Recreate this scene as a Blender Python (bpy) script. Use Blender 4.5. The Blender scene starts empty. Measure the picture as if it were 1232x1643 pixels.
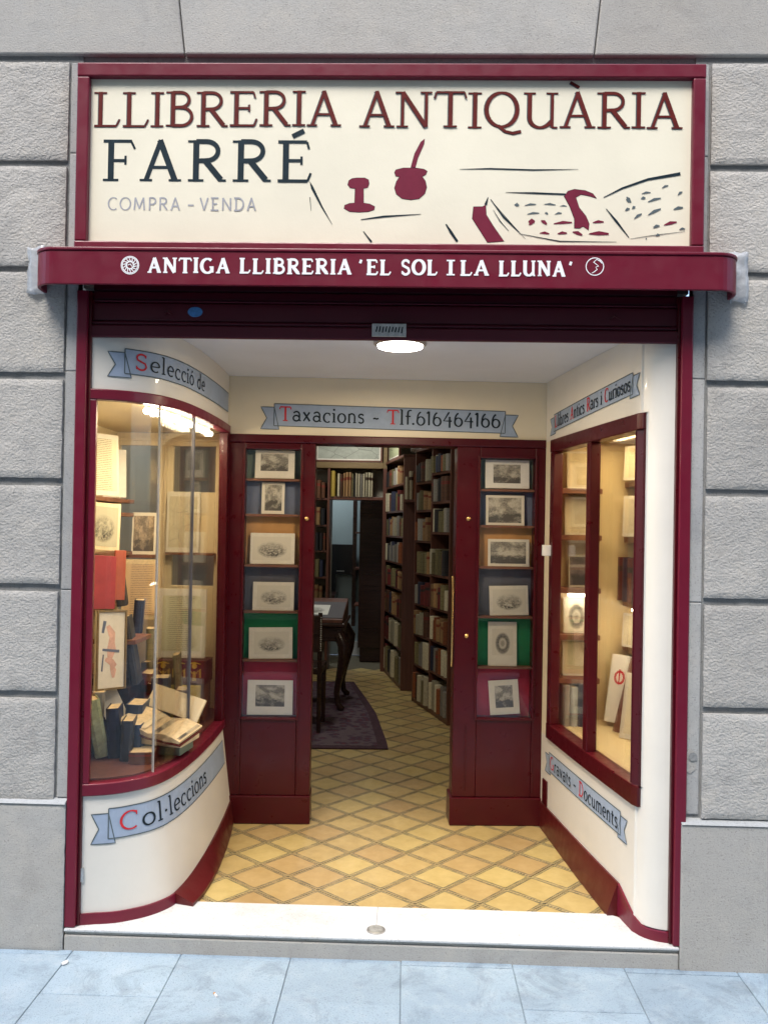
import bpy, bmesh, math, random
from mathutils import Vector, Matrix, Quaternion
R = math.radians
random.seed(11)
scene = bpy.context.scene
COL = scene.collection

# ------------------------------------------------------------------ camera, sky, sun, exposure
cam_d = bpy.data.cameras.new("camera"); cam = bpy.data.objects.new("camera", cam_d); COL.objects.link(cam)
yaw, roll, pitch = .0277, .0178, .0081
Fv = Vector((-math.sin(yaw), math.cos(yaw), 0)); Rv = Vector((math.cos(yaw), math.sin(yaw), 0)); Uv = Vector((0, 0, 1))
F2 = Fv*math.cos(pitch)+Uv*math.sin(pitch); U2 = Uv*math.cos(pitch)-Fv*math.sin(pitch)
R3 = Rv*math.cos(roll)+U2*math.sin(roll); U3 = U2*math.cos(roll)-Rv*math.sin(roll)
mw = Matrix((R3, U3, -F2)).transposed().to_4x4(); mw.translation = Vector((0, -3.03, 1.55))
cam.matrix_world = mw
cam_d.sensor_fit = 'VERTICAL'; cam_d.sensor_height = 36; cam_d.sensor_width = 27
cam_d.lens = 36*1350/1643; cam_d.shift_y = 13.5/1643; cam_d.clip_start = .05; cam_d.clip_end = 400
scene.camera = cam

world = bpy.data.worlds.new("World"); scene.world = world; world.use_nodes = True
wn = world.node_tree; wn.nodes.clear()
sky = wn.nodes.new("ShaderNodeTexSky"); sky.sky_type = 'NISHITA'; sky.sun_disc = False
SUN_EL, SUN_AZ = 58, 200
sky.sun_elevation = R(SUN_EL); sky.sun_rotation = R(SUN_AZ); sky.air_density = 1.0; sky.dust_density = 2.0
bg = wn.nodes.new("ShaderNodeBackground"); bg.inputs[1].default_value = .12
wo = wn.nodes.new("ShaderNodeOutputWorld")
wn.links.new(sky.outputs[0], bg.inputs[0]); wn.links.new(bg.outputs[0], wo.inputs[0])
sun_d = bpy.data.lights.new("sun", 'SUN'); sun_d.energy = 1.0; sun_d.angle = R(25); sun_d.color = (1, .95, .88)
sun = bpy.data.objects.new("sun", sun_d); COL.objects.link(sun)
az = R(SUN_AZ)
sdir = Vector((math.sin(az)*math.cos(R(SUN_EL)), math.cos(az)*math.cos(R(SUN_EL)), math.sin(R(SUN_EL))))
sun.rotation_euler = sdir.to_track_quat('Z', 'Y').to_euler()
scene.view_settings.view_transform = 'Standard'; scene.view_settings.look = 'None'
scene.view_settings.exposure = 1.85; scene.view_settings.gamma = 1
scene.render.engine = 'CYCLES'

# ------------------------------------------------------------------ materials
def lin(c):
    return tuple((x/12.92 if x <= .04045 else ((x+.055)/1.055)**2.4) for x in c)
class NT:
    def __init__(s, name):
        s.m = bpy.data.materials.new(name); s.m.use_nodes = True; s.t = s.m.node_tree
        s.b = s.t.nodes["Principled BSDF"]; s.out = s.t.nodes["Material Output"]
    def n(s, typ, **kw):
        nd = s.t.nodes.new(typ)
        for k, v in kw.items():
            if k.startswith('i_'): nd.inputs[k[2:].replace('_', ' ')].default_value = v
            else: setattr(nd, k, v)
        return nd
    def l(s, a, b): s.t.links.new(a, b)
    def coord(s, kind='Object', scale=(1, 1, 1), off=(0, 0, 0)):
        tc = s.n("ShaderNodeTexCoord"); mp = s.n("ShaderNodeMapping")
        mp.inputs['Scale'].default_value = scale; mp.inputs['Location'].default_value = off
        s.l(tc.outputs[kind], mp.inputs[0]); return mp.outputs[0]
    def noise(s, vec, scale, detail=4, rough=.6, dist=0):
        nd = s.n("ShaderNodeTexNoise"); nd.inputs['Scale'].default_value = scale; nd.inputs['Detail'].default_value = detail
        nd.inputs['Roughness'].default_value = rough; nd.inputs['Distortion'].default_value = dist
        s.l(vec, nd.inputs['Vector']); return nd.outputs[0]
    def ramp(s, fac, stops, mode='LINEAR'):
        nd = s.n("ShaderNodeValToRGB"); cr = nd.color_ramp; cr.interpolation = mode
        while len(cr.elements) > 1: cr.elements.remove(cr.elements[-1])
        for i, (p, c) in enumerate(stops):
            e = cr.elements[0] if i == 0 else cr.elements.new(p)
            e.position = p; e.color = (c, c, c, 1) if isinstance(c, (int, float)) else (*c, 1)
        s.l(fac, nd.inputs[0]); return nd.outputs[0]
    def mix(s, fac, a, b, mode='MIX'):
        nd = s.n("ShaderNodeMix", data_type='RGBA', blend_type=mode)
        if isinstance(fac, (int, float)): nd.inputs[0].default_value = fac
        else: s.l(fac, nd.inputs[0])
        for i, c in ((6, a), (7, b)):
            if isinstance(c, tuple): nd.inputs[i].default_value = (*c, 1)
            else: s.l(c, nd.inputs[i])
        return nd.outputs[2]
    def math(s, op, a, b=0.0, c=None):
        nd = s.n("ShaderNodeMath", operation=op)
        for i, v in enumerate((a, b, c)):
            if v is None: continue
            if isinstance(v, (int, float)): nd.inputs[i].default_value = v
            else: s.l(v, nd.inputs[i])
        return nd.outputs[0]
    def bump(s, h, strength=.3, dist=.005):
        nd = s.n("ShaderNodeBump"); nd.inputs['Strength'].default_value = strength; nd.inputs['Distance'].default_value = dist
        s.l(h, nd.inputs['Height']); s.l(nd.outputs[0], s.b.inputs['Normal'])
    def base(s, c):
        if isinstance(c, tuple): s.b.inputs['Base Color'].default_value = (*c, 1)
        else: s.l(c, s.b.inputs['Base Color'])
    def rough(s, r):
        if isinstance(r, (int, float)): s.b.inputs['Roughness'].default_value = r
        else: s.l(r, s.b.inputs['Roughness'])

def mat_plain(name, c, rough=.6, var=.12, scale=12, bump=.1, coat=0, metal=0, kind='Object', bscale=60, bd=.002):
    k = NT(name); v = k.coord(kind)
    n = k.noise(v, scale, 5, .65)
    dark = tuple(x*(1-var) for x in c); lite = tuple(min(1, x*(1+var)) for x in c)
    k.base(k.ramp(n, [(.3, dark), (.7, lite)]))
    k.rough(rough); k.b.inputs['Coat Weight'].default_value = coat; k.b.inputs['Metallic'].default_value = metal
    k.b.inputs['Coat Roughness'].default_value = .12
    if bump: k.bump(k.noise(v, bscale, 4, .6), bump, bd)
    return k.m

def mat_stone(name, c1, c2, tint, bscale=70, bstr=.7, bd=.006, dirt=.25):
    k = NT(name); v = k.coord('Object')
    oi = k.n("ShaderNodeObjectInfo")
    geo = k.n("ShaderNodeNewGeometry")
    pos = geo.outputs['Position']
    big = k.noise(pos, 1.6, 5, .6, .4); mid = k.noise(pos, 9, 6, .7); fine = k.noise(pos, 160, 3, .7)
    col = k.mix(k.ramp(big, [(.38, 0), (.62, 1)]), c1, c2)
    col = k.mix(k.ramp(mid, [(.5, 0), (.75, .6)]), col, tint)
    col = k.mix(k.ramp(fine, [(.28, .75), (.44, 0)]), col, tuple(x*.4 for x in c1))
    dn = k.noise(pos, 5.5, 7, .78, .8)
    col = k.mix(k.ramp(dn, [(.50, 0), (.70, dirt)]), col, tuple(x*.42 for x in c2))
    sp = k.noise(pos, 60, 4, .75)
    col = k.mix(k.ramp(sp, [(.66, 0), (.72, .5)]), col, tuple(min(1, x*1.5) for x in c1))
    col = k.mix(k.ramp(k.noise(pos, 75, 3, .7), [(.27, .6), (.34, 0)]), col, tuple(x*.35 for x in c1))
    hsv = k.n("ShaderNodeHueSaturation"); k.l(col, hsv.inputs['Color'])
    k.l(k.math('MULTIPLY_ADD', oi.outputs['Random'], .16, .92), hsv.inputs['Value'])
    k.base(hsv.outputs[0]); k.rough(.9)
    vor = k.n("ShaderNodeTexVoronoi"); vor.inputs['Scale'].default_value = bscale; vor.feature = 'SMOOTH_F1'
    mp = k.n("ShaderNodeMapping"); mp.inputs['Scale'].default_value = (1, 1, 1.4); k.l(pos, mp.inputs[0])
    wv = k.n("ShaderNodeVectorMath", operation='ADD'); k.l(mp.outputs[0], wv.inputs[0])
    nn = k.n("ShaderNodeTexNoise"); nn.inputs['Scale'].default_value = 30; k.l(pos, nn.inputs['Vector'])
    sc = k.n("ShaderNodeVectorMath", operation='SCALE'); k.l(nn.outputs['Color'], sc.inputs[0]); sc.inputs['Scale'].default_value = .03
    k.l(sc.outputs[0], wv.inputs[1]); k.l(wv.outputs[0], vor.inputs['Vector'])
    h = k.math('ADD', k.math('MULTIPLY', vor.outputs['Distance'], .8), k.noise(pos, 45, 6, .75))
    k.bump(h, bstr, bd)
    return k.m

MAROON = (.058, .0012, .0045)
def mat_maroon(name, c=MAROON, rough=.34, coat=.10, bump=.05, chip=.80):
    k = NT(name); v = k.n("ShaderNodeNewGeometry").outputs['Position']
    n = k.noise(v, 7, 6, .7)
    col = k.ramp(n, [(.3, tuple(x*.92 for x in c)), (.7, tuple(x*1.08 for x in c))])
    ch = k.noise(v, 130, 3, .8)
    col = k.mix(k.ramp(ch, [(chip, 0), (chip+.03, .6)]), col, (.28, .20, .20))
    sc = k.noise(v, 26, 8, .85, 1.5); col = k.mix(k.ramp(sc, [(.62, 0), (.72, .35)]), col, tuple(x*1.8+.01 for x in c))
    k.base(col); k.rough(k.ramp(k.noise(v, 18, 4), [(.3, rough*.75), (.75, rough*1.35)]))
    k.b.inputs['Coat Weight'].default_value = coat; k.b.inputs['Coat Roughness'].default_value = .08; k.b.inputs['Specular IOR Level'].default_value = .32
    k.bump(k.noise(v, 22, 5, .6), bump, .004)
    return k.m

def mat_plaster(name, c, dirt=(.35, .3, .24)):
    k = NT(name); pos = k.n("ShaderNodeNewGeometry").outputs['Position']
    col = k.ramp(k.noise(pos, 3, 5, .6), [(.3, tuple(x*.94 for x in c)), (.7, tuple(min(1, x*1.03) for x in c))])
    sc = k.noise(pos, 38, 6, .8, 1.0)
    col = k.mix(k.ramp(sc, [(.70, 0), (.78, .35)]), col, dirt)
    k.base(col); k.rough(.45); k.b.inputs['Coat Weight'].default_value = .1
    k.bump(k.math('ADD', k.noise(pos, 14, 5, .6), k.math('MULTIPLY', k.noise(pos, 120, 3), .25)), .16, .006)
    return k.m

def mat_glass(name='window_glass', tint=(1, 1, 1), boost=1.0):
    k = NT(name); t = k.t
    t.nodes.remove(k.b)
    tr = k.n("ShaderNodeBsdfTransparent"); tr.inputs[0].default_value = (*tint, 1)
    gl = k.n("ShaderNodeBsdfGlossy"); gl.inputs['Roughness'].default_value = .01
    geo = k.n("ShaderNodeNewGeometry")
    nb = k.n("ShaderNodeBump"); nb.inputs['Strength'].default_value = .05; nb.inputs['Distance'].default_value = .01
    k.l(k.noise(geo.outputs['Position'], 2.2, 2), nb.inputs['Height']); k.l(nb.outputs[0], gl.inputs['Normal'])
    lw = k.n("ShaderNodeLayerWeight"); lw.inputs['Blend'].default_value = .22
    fac = k.math('MULTIPLY_ADD', lw.outputs['Fresnel'], .50*boost, .025)
    mx = k.n("ShaderNodeMixShader"); k.l(fac, mx.inputs[0]); k.l(tr.outputs[0], mx.inputs[1]); k.l(gl.outputs[0], mx.inputs[2])
    k.l(mx.outputs[0], k.out.inputs[0])
    return k.m

def mat_emit(name, c, s):
    k = NT(name); k.base((.8, .8, .8)); k.b.inputs['Emission Color'].default_value = (*c, 1); k.b.inputs['Emission Strength'].default_value = s
    return k.m

def mat_wood(name, c1, c2, rough=.5, axis='z'):
    k = NT(name); sc = {'z': (18, 18, 1.2), 'x': (1.2, 18, 18), 'y': (18, 1.2, 18)}[axis]
    v = k.coord('Object', sc)
    n = k.noise(v, 2.5, 6, .65, .8)
    k.base(k.ramp(n, [(.3, c1), (.7, c2)])); k.rough(rough); k.bump(n, .15, .002)
    return k.m

def mat_print(name, seed, mode='scene', paper=(.55, .50, .40)):
    """an old engraving: grey ink tones fading out to the paper at its edge"""
    k = NT(name); uv = k.coord('UV', (1, 1, 1), (0, 0, 0)); tc = k.n("ShaderNodeTexCoord").outputs['UV']
    mp = k.n("ShaderNodeMapping"); mp.inputs['Location'].default_value = (seed*3.7, seed*1.9, 0); k.l(tc, mp.inputs[0])
    v = mp.outputs[0]
    big = k.noise(v, 3.6, 3, .6, .5); det = k.noise(v, 17, 6, .75, .6)
    sx = k.n("ShaderNodeSeparateXYZ"); k.l(tc, sx.inputs[0])
    dx = k.math('ABSOLUTE', k.math('SUBTRACT', sx.outputs[0], .5)); dy = k.math('ABSOLUTE', k.math('SUBTRACT', sx.outputs[1], .45))
    ink = k.math('MULTIPLY', k.ramp(big, [(.32, 0), (.5, 1)]), k.ramp(det, [(.38, .2), (.55, 1)]))
    if mode == 'vignette':
        r = k.math('ADD', k.math('POWER', k.math('MULTIPLY', dx, 2.15), 2.0), k.math('POWER', k.math('MULTIPLY', dy, 2.4), 2.0))
        ink = k.math('MULTIPLY', ink, k.ramp(k.math('ADD', r, k.math('MULTIPLY', big, .3)), [(.55, 1), (.95, 0)]))
        low = k.ramp(sx.outputs[1], [(.25, 1), (.75, .35)])
        ink = k.math('MULTIPLY', ink, low)
    elif mode == 'portrait':
        r = k.math('ADD', k.math('POWER', k.math('MULTIPLY', dx, 2.6), 2.0), k.math('POWER', k.math('MULTIPLY', dy, 2.2), 2.0))
        ring = k.ramp(r, [(.0, .75), (.12, .2), (.3, 1), (.6, .8), (.9, 0)])
        ink = k.math('MULTIPLY', ring, k.ramp(det, [(.3, .5), (.6, 1)]))
    elif mode == 'text':
        w = k.n("ShaderNodeTexWave"); w.bands_direction = 'Y'; w.inputs['Scale'].default_value = 9; w.inputs['Distortion'].default_value = 0; k.l(tc, w.inputs['Vector'])
        ink = k.math('MULTIPLY', k.ramp(w.outputs['Fac'], [(.55, 0), (.7, .7)]), k.ramp(k.noise(v, 40, 2), [(.4, .3), (.55, 1)]))
        ink = k.math('MULTIPLY', ink, k.ramp(dx, [(.30, 1), (.36, 0)]))
    elif mode == 'map':
        vo = k.n("ShaderNodeTexVoronoi"); vo.feature = 'DISTANCE_TO_EDGE'; vo.inputs['Scale'].default_value = 3.2; k.l(v, vo.inputs['Vector'])
        ink = k.math('MAXIMUM', k.ramp(vo.outputs['Distance'], [(.0, .6), (.03, 0)]), k.math('MULTIPLY', ink, .22))
    else:
        mass = k.ramp(k.noise(v, 2.6, 4, .55, .3), [(.40, .12), (.56, .85)]); soft = k.ramp(k.noise(v, 22, 5, .7, .8), [(.35, .0), (.65, .38)])
        hor = k.ramp(k.math('ADD', sx.outputs[1], k.math('MULTIPLY', k.noise(v, 4.5, 3), .5)), [(.52, .42), (.66, .0)])
        ink = k.math('SUBTRACT', k.math('ADD', k.math('ADD', k.math('MULTIPLY', mass, .62), soft), hor), .02)
        cl_ = k.n('ShaderNodeClamp'); k.l(ink, cl_.inputs[0]); cl_.inputs['Min'].default_value = .14; cl_.inputs['Max'].default_value = .92; ink = cl_.outputs[0]
    k.base(k.mix(ink, paper, (.035, .032, .03))); k.rough(.75)
    return k.m

def mat_book(name, c, band=None, worn=(.4, .33, .22)):
    k = NT(name); tc = k.n("ShaderNodeTexCoord"); g = tc.outputs['Generated']; oi = k.n("ShaderNodeObjectInfo")
    sx = k.n("ShaderNodeSeparateXYZ"); k.l(g, sx.inputs[0])
    v = k.n("ShaderNodeVectorMath", operation='ADD'); k.l(tc.outputs['Object'], v.inputs[0]); k.l(oi.outputs['Random'], v.inputs[1])
    n = k.noise(v.outputs[0], 14, 5, .7)
    col = k.ramp(n, [(.3, tuple(x*.65 for x in c)), (.7, tuple(min(1, x*1.25) for x in c))])
    if band:
        z = sx.outputs[2]
        b1 = k.math('MULTIPLY', k.math('GREATER_THAN', z, .68), k.math('LESS_THAN', z, .80))
        col = k.mix(b1, col, band)
    z = sx.outputs[2]
    rib = k.math('PINGPONG', k.math('ADD', z, .05), .1)
    col = k.mix(k.math('MULTIPLY', k.math('LESS_THAN', rib, .009), .6 if max(c) < .3 and name != 'grey_cloth_spine' else 0.0), col, tuple(x*.4 for x in c))
    col = k.mix(k.ramp(k.noise(v.outputs[0], 40, 4, .8), [(.68, 0), (.8, .6)]), col, worn)
    hs = k.n('ShaderNodeHueSaturation'); k.l(col, hs.inputs['Color']); k.l(k.math('MULTIPLY_ADD', oi.outputs['Random'], .7, .55), hs.inputs['Value'])
    k.base(hs.outputs[0]); k.rough(.55)
    return k.m

def mat_tile():
    k = NT("hydraulic_tile"); tc = k.n("ShaderNodeTexCoord").outputs['UV']; oi = k.n("ShaderNodeObjectInfo")
    pos = k.n("ShaderNodeNewGeometry").outputs['Position']
    sx = k.n("ShaderNodeSeparateXYZ"); k.l(tc, sx.inputs[0])
    ex = k.math('MINIMUM', sx.outputs[0], k.math('SUBTRACT', 1.0, sx.outputs[0]))
    ey = k.math('MINIMUM', sx.outputs[1], k.math('SUBTRACT', 1.0, sx.outputs[1]))
    e = k.math('MINIMUM', ex, ey)
    n = k.noise(pos, 16, 5, .7)
    body = k.ramp(n, [(.3, (.38, .265, .10)), (.7, (.47, .34, .145))])
    hsv = k.n("ShaderNodeHueSaturation"); k.l(body, hsv.inputs['Color']); k.l(k.math('MULTIPLY_ADD', oi.outputs['Random'], .2, .9), hsv.inputs['Value'])
    k.l(k.math('MULTIPLY_ADD', oi.outputs['Random'], .02, .49), hsv.inputs['Hue'])
    line = k.math('MULTIPLY', k.math('GREATER_THAN', e, .052), k.math('LESS_THAN', e, .078))
    # beads between the printed lines
    bead = k.math('GREATER_THAN', k.math('PINGPONG', k.math('ADD', sx.outputs[0], sx.outputs[1]), .04), .022)
    inband = k.math('LESS_THAN', e, .050)
    band = k.math('MULTIPLY', inband, bead)
    wear = k.ramp(k.noise(pos, 30, 4, .8), [(.3, .25), (.6, .95)])
    ink = k.math('MULTIPLY', k.math('MAXIMUM', line, band), wear)
    col = k.mix(k.math('MULTIPLY', inband, .35), hsv.outputs[0], (.30, .25, .15))
    col = k.mix(ink, col, (.025, .035, .03))
    col = k.mix(k.ramp(k.noise(pos, 3.2, 4, .7), [(.5, 0), (.8, .3)]), col, (.22, .15, .07))
    k.base(col); k.rough(k.ramp(k.noise(pos, 9, 4), [(.3, .28), (.7, .5)])); k.bump(n, .08, .002)
    return k.m

M = {}
M['stone'] = mat_stone('grey_rusticated_stone', (.44, .425, .395), (.375, .366, .345), (.50, .465, .405), bscale=95, bstr=.6, bd=.006, dirt=.35)
M['stone_smooth'] = mat_stone('smooth_grey_stone', (.39, .385, .365), (.385, .37, .34), (.46, .435, .385), bscale=160, bstr=.35, bd=.003)
M['mortar'] = mat_stone('joint_mortar', (.24, .25, .25), (.27, .27, .265), (.31, .30, .28), bstr=.3)
M['jamb'] = mat_stone('jamb_plaster', (.40, .40, .385), (.33, .335, .335), (.48, .45, .41), bscale=160, bstr=.3, bd=.003)
M['ledge'] = mat_stone('pale_ledge', (.42, .44, .45), (.38, .40, .40), (.46, .46, .45), bstr=.2, bd=.002)
M['pave'] = mat_stone('blue_grey_paving', (.32, .415, .49), (.26, .345, .42), (.40, .47, .52), bscale=230, bstr=.6, bd=.004, dirt=.6)
M['pave_joint'] = mat_plain('paving_joint', (.22, .28, .33), .95)
M['road'] = mat_plain('asphalt', (.05, .05, .052), .95, .3, 40, .4)
M['marble'] = mat_stone('white_marble', (.60, .62, .63), (.54, .55, .55), (.46, .45, .42), bscale=220, bstr=.1, bd=.002)
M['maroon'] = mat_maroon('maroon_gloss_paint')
M['maroon_out'] = mat_maroon('maroon_outdoor_paint', (.140, .007, .023), .40, .15, .16, .755)
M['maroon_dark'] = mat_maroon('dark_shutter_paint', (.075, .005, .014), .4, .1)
M['terra'] = mat_maroon('worn_red_skirting', (.085, .007, .008), .4, .1)
M['cream'] = mat_plaster('cream_plaster', (.76, .67, .49))
M['cream_white'] = mat_plaster('off_white_plaster', (.72, .69, .62))
M['ceil'] = mat_plaster('white_ceiling', (.74, .76, .80))
M['sign'] = mat_plaster('cream_sign_board', (.80, .755, .60), (.6, .54, .40))
M['cab'] = mat_plaster('cabinet_cream_paint', (.66, .53, .29))
M['cab_wood'] = mat_wood('cream_painted_wood', (.66, .53, .32), (.76, .64, .42))
M['shelf'] = mat_wood('brown_shelf_wood', (.13, .05, .028), (.22, .09, .045), .45, 'x')
M['case'] = mat_wood('dark_bookcase_wood', (.085, .030, .022), (.15, .058, .038), .4)
M['case_rail'] = mat_wood('olive_brown_rail', (.15, .10, .04), (.22, .15, .07), .5, 'x')
M['desk'] = mat_wood('black_brown_wood', (.018, .009, .008), (.04, .018, .014), .25, 'x')
M['glass'] = mat_glass()
M['blue'] = mat_plain('sign_blue_grey', (.32, .39, .50), .6, .08, 20, 0)
M['outline'] = mat_plain('painted_outline', (.10, .13, .14), .6, .1, 20, 0)
M['ink'] = mat_plain('dark_letter_paint', (.012, .022, .03), .5, .2, 30, 0)
M['red'] = mat_plain('red_letter_paint', (.55, .03, .04), .5, .15, 30, 0)
M['brick'] = mat_plain('red_brown_letter_paint', (.11, .012, .010), .5, .2, 30, 0)
M['slate'] = mat_plain('blue_black_letter_paint', (.010, .024, .034), .5, .2, 30, 0)
M['pale'] = mat_plain('faded_grey_letter_paint', (.36, .37, .40), .6, .2, 40, 0)
M['wine'] = mat_plain('wine_sign_paint', (.17, .018, .042), .5, .1, 20, 0)
M['white'] = mat_plain('white_letter_paint', (.85, .85, .86), .5, .05, 20, 0)
M['metal'] = mat_plain('worn_silver_metal', (.55, .55, .54), .35, .25, 60, .2, metal=.8)
M['brass'] = mat_plain('brass', (.6, .42, .18), .3, .2, 40, 0, metal=1)
M['tape'] = mat_plain('crumpled_clear_tape', (.50, .53, .56), .25, .15, 30, .5, coat=.4, bscale=30, bd=.01)
M['tape'].node_tree.nodes['Principled BSDF'].inputs['Alpha'].default_value = .62
for q_ in ('ink', 'red', 'brick', 'slate', 'wine', 'outline', 'blue', 'pale'): M[q_].node_tree.nodes['Principled BSDF'].inputs['Specular IOR Level'].default_value = .15
M['lamp'] = mat_emit('ceiling_lamp_glow', (1, .95, .85), 5)
M['tube'] = mat_emit('cabinet_tube_glow', (1, .88, .66), 9)
M['plastic'] = mat_plain('white_plastic', (.7, .7, .7), .4, .05, 20, 0)
M['paper'] = mat_plain('cream_mount_paper', (.66, .61, .50), .8, .06, 25, .05)
M['paper_white'] = mat_plain('white_mount_paper', (.72, .69, .62), .8, .05, 25, .05)
M['pages'] = mat_plain('yellowed_pages', (.55, .42, .24), .85, .2, 60, .3)
M['pink'] = mat_plain('pink_ink', (.60, .36, .28), .7, .3, 15, 0)
M['bluewall'] = mat_plain('pale_blue_wall', (.30, .36, .38), .8, .05, 4, .1)
M['dimwall'] = mat_plain('shop_inner_wall', (.38, .36, .30), .8, .06, 4, .1)
M['black'] = mat_plain('black_screen', (.008, .008, .010), .25, .1, 10, 0)
M['rug_border'] = mat_plain('rug_border', (.05, .02, .035), .95, .4, 30, .5)
M['navy'] = mat_plain('navy_cloth', (.02, .035, .075), .6, .2, 20, .1)
M['red_folder'] = mat_plain('red_portfolio', (.30, .030, .034), .55, .25, 12, .1)
M['orange'] = mat_plain('orange_card', (.40, .085, .04), .6, .15, 12, .1)
M['grey_green'] = mat_plain('grey_green_card', (.16, .20, .15), .8, .1, 10, .05)
M['slate_blue'] = mat_plain('slate_blue_card', (.13, .15, .21), .8, .1, 10, .05)
M['tan_card'] = mat_plain('tan_card', (.50, .26, .09), .8, .1, 10, .05)
M['grey_card'] = mat_plain('dark_grey_card', (.10, .10, .12), .8, .1, 10, .05)
M['green_card'] = mat_plain('green_card', (.01, .20, .07), .8, .1, 10, .05)
M['crimson_card'] = mat_plain('crimson_card', (.40, .02, .05), .8, .1, 10, .05)
M['sticker'] = mat_plain('blue_sticker', (.06, .22, .50), .4, .3, 60, 0)
M['yellow'] = mat_plain('yellow_booklet', (.62, .44, .06), .7, .2, 20, .05)
M['gold'] = mat_plain('gold_paint', (.65, .42, .05), .4, .25, 40, 0)
M['oxblood'] = mat_plain('oxblood_leather', (.09, .012, .012), .5, .2, 20, .1)
M['floral'] = mat_plain('green_floral_cloth', (.34, .36, .19), .7, .45, 26, .1)
M['tile'] = mat_tile()
M['screed'] = mat_plain('tile_bed', (.10, .085, .055), .9)
def mat_rug():
    k = NT('persian_rug'); v = k.coord('Object')
    ch = k.n("ShaderNodeTexVoronoi"); ch.inputs['Scale'].default_value = 16; k.l(v, ch.inputs['Vector'])
    n = k.noise(v, 60, 4, .7)
    col = k.ramp(ch.outputs['Distance'], [(.1, (.10, .02, .035)), (.35, (.045, .02, .05)), (.6, (.10, .07, .09))])
    col = k.mix(k.ramp(n, [(.55, 0), (.7, .5)]), col, (.16, .12, .13))
    k.base(col); k.rough(.95); k.bump(n, .5, .004)
    return k.m
M['rug'] = mat_rug()
BOOKM = [mat_book('brown_leather_spine', (.12, .05, .025), (.22, .03, .02)), mat_book('tan_calf_spine', (.34, .20, .09), (.20, .04, .02)),
         mat_book('vellum_spine', (.55, .50, .36), None), mat_book('oxblood_spine', (.16, .02, .02), (.02, .02, .02)),
         mat_book('black_spine', (.025, .025, .03), None), mat_book('olive_spine', (.20, .17, .08), None),
         mat_book('navy_spine', (.03, .035, .07), None), mat_book('grey_cloth_spine', (.30, .28, .25), None),
         mat_book('rust_spine', (.28, .085, .03), None), mat_book('white_spine', (.62, .64, .62), None),
         mat_book('yellow_spine', (.58, .42, .08), None), mat_book('banded_vellum_spine', (.5, .46, .33), (.05, .02, .01))]

# ------------------------------------------------------------------ mesh helpers
class MB:
    def __init__(s): s.v = []; s.f = []; s.uv = {}
    def add(s, vs, fs):
        b = len(s.v); s.v += [tuple(p) for p in vs]; s.f += [tuple(b+i for i in f) for f in fs]; return b
    def box(s, x0, x1, y0, y1, z0, z1):
        if x0 > x1: x0, x1 = x1, x0
        s.add([(x0, y0, z0), (x1, y0, z0), (x1, y1, z0), (x0, y1, z0), (x0, y0, z1), (x1, y0, z1), (x1, y1, z1), (x0, y1, z1)],
              [(0, 3, 2, 1), (4, 5, 6, 7), (0, 1, 5, 4), (1, 2, 6, 5), (2, 3, 7, 6), (3, 0, 4, 7)]); return s
    def prism(s, poly, a0, a1, axis='z'):
        """poly: 2-D outline; extruded from a0 to a1 along axis (z: xy outline, y: xz outline, x: yz outline)"""
        n = len(poly)
        def mk(p, a): return {'z': (p[0], p[1], a), 'y': (p[0], a, p[1]), 'x': (a, p[0], p[1])}[axis]
        vs = [mk(p, a0) for p in poly]+[mk(p, a1) for p in poly]
        fs = [tuple(range(n-1, -1, -1)), tuple(range(n, 2*n))]+[(i, (i+1) % n, n+(i+1) % n, n+i) for i in range(n)]
        s.add(vs, fs); return s
    def tube(s, pts, r, n=10):
        pts = [Vector(p) for p in pts]; rs = r if isinstance(r, (list, tuple)) else [r]*len(pts); vs = []
        for i, p in enumerate(pts):
            d = (pts[min(i+1, len(pts)-1)]-pts[max(i-1, 0)]).normalized()
            a = d.orthogonal().normalized(); 
            ref = Vector((0, 1, 0)) if abs(d.y) < .9 else Vector((1, 0, 0))
            a = d.cross(ref).normalized(); b = d.cross(a)
            for k in range(n):
                t = 2*math.pi*k/n; vs.append(p+(a*math.cos(t)+b*math.sin(t))*rs[i])
        fs = [tuple(range(n-1, -1, -1)), tuple(range((len(pts)-1)*n, len(pts)*n))]
        for i in range(len(pts)-1):
            for k in range(n): fs.append((i*n+k, i*n+(k+1) % n, (i+1)*n+(k+1) % n, (i+1)*n+k))
        s.add(vs, fs); return s
    def lathe(s, prof, c=(0, 0, 0), n=24, axis='z'):
        vs = []
        for r, h in prof:
            for k in range(n):
                t = 2*math.pi*k/n
                if axis == 'z': vs.append((c[0]+r*math.cos(t), c[1]+r*math.sin(t), c[2]+h))
                else: vs.append((c[0]+r*math.cos(t), c[1]+h, c[2]+r*math.sin(t)))
        fs = [tuple(range(n-1, -1, -1)), tuple(range((len(prof)-1)*n, len(prof)*n))]
        for i in range(len(prof)-1):
            for k in range(n): fs.append((i*n+k, i*n+(k+1) % n, (i+1)*n+(k+1) % n, (i+1)*n+k))
        s.add(vs, fs); return s
    def mesh(s, name, m, smooth=False, fix=True):
        me = bpy.data.meshes.new(name); me.from_pydata(s.v, [], s.f)
        if fix:
            bm = bmesh.new(); bm.from_mesh(me); bmesh.ops.recalc_face_normals(bm, faces=bm.faces); bm.to_mesh(me); bm.free()
        me.materials.append(m)
        if smooth:
            for p in me.polygons: p.use_smooth = True
            me.set_sharp_from_angle(angle=R(50))
        return me
    def build(s, name, m, parent=None, bevel=0, smooth=False, seg=2, fix=True):
        return link(name, s.mesh(name, m, smooth, fix), parent, bevel, seg)

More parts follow.
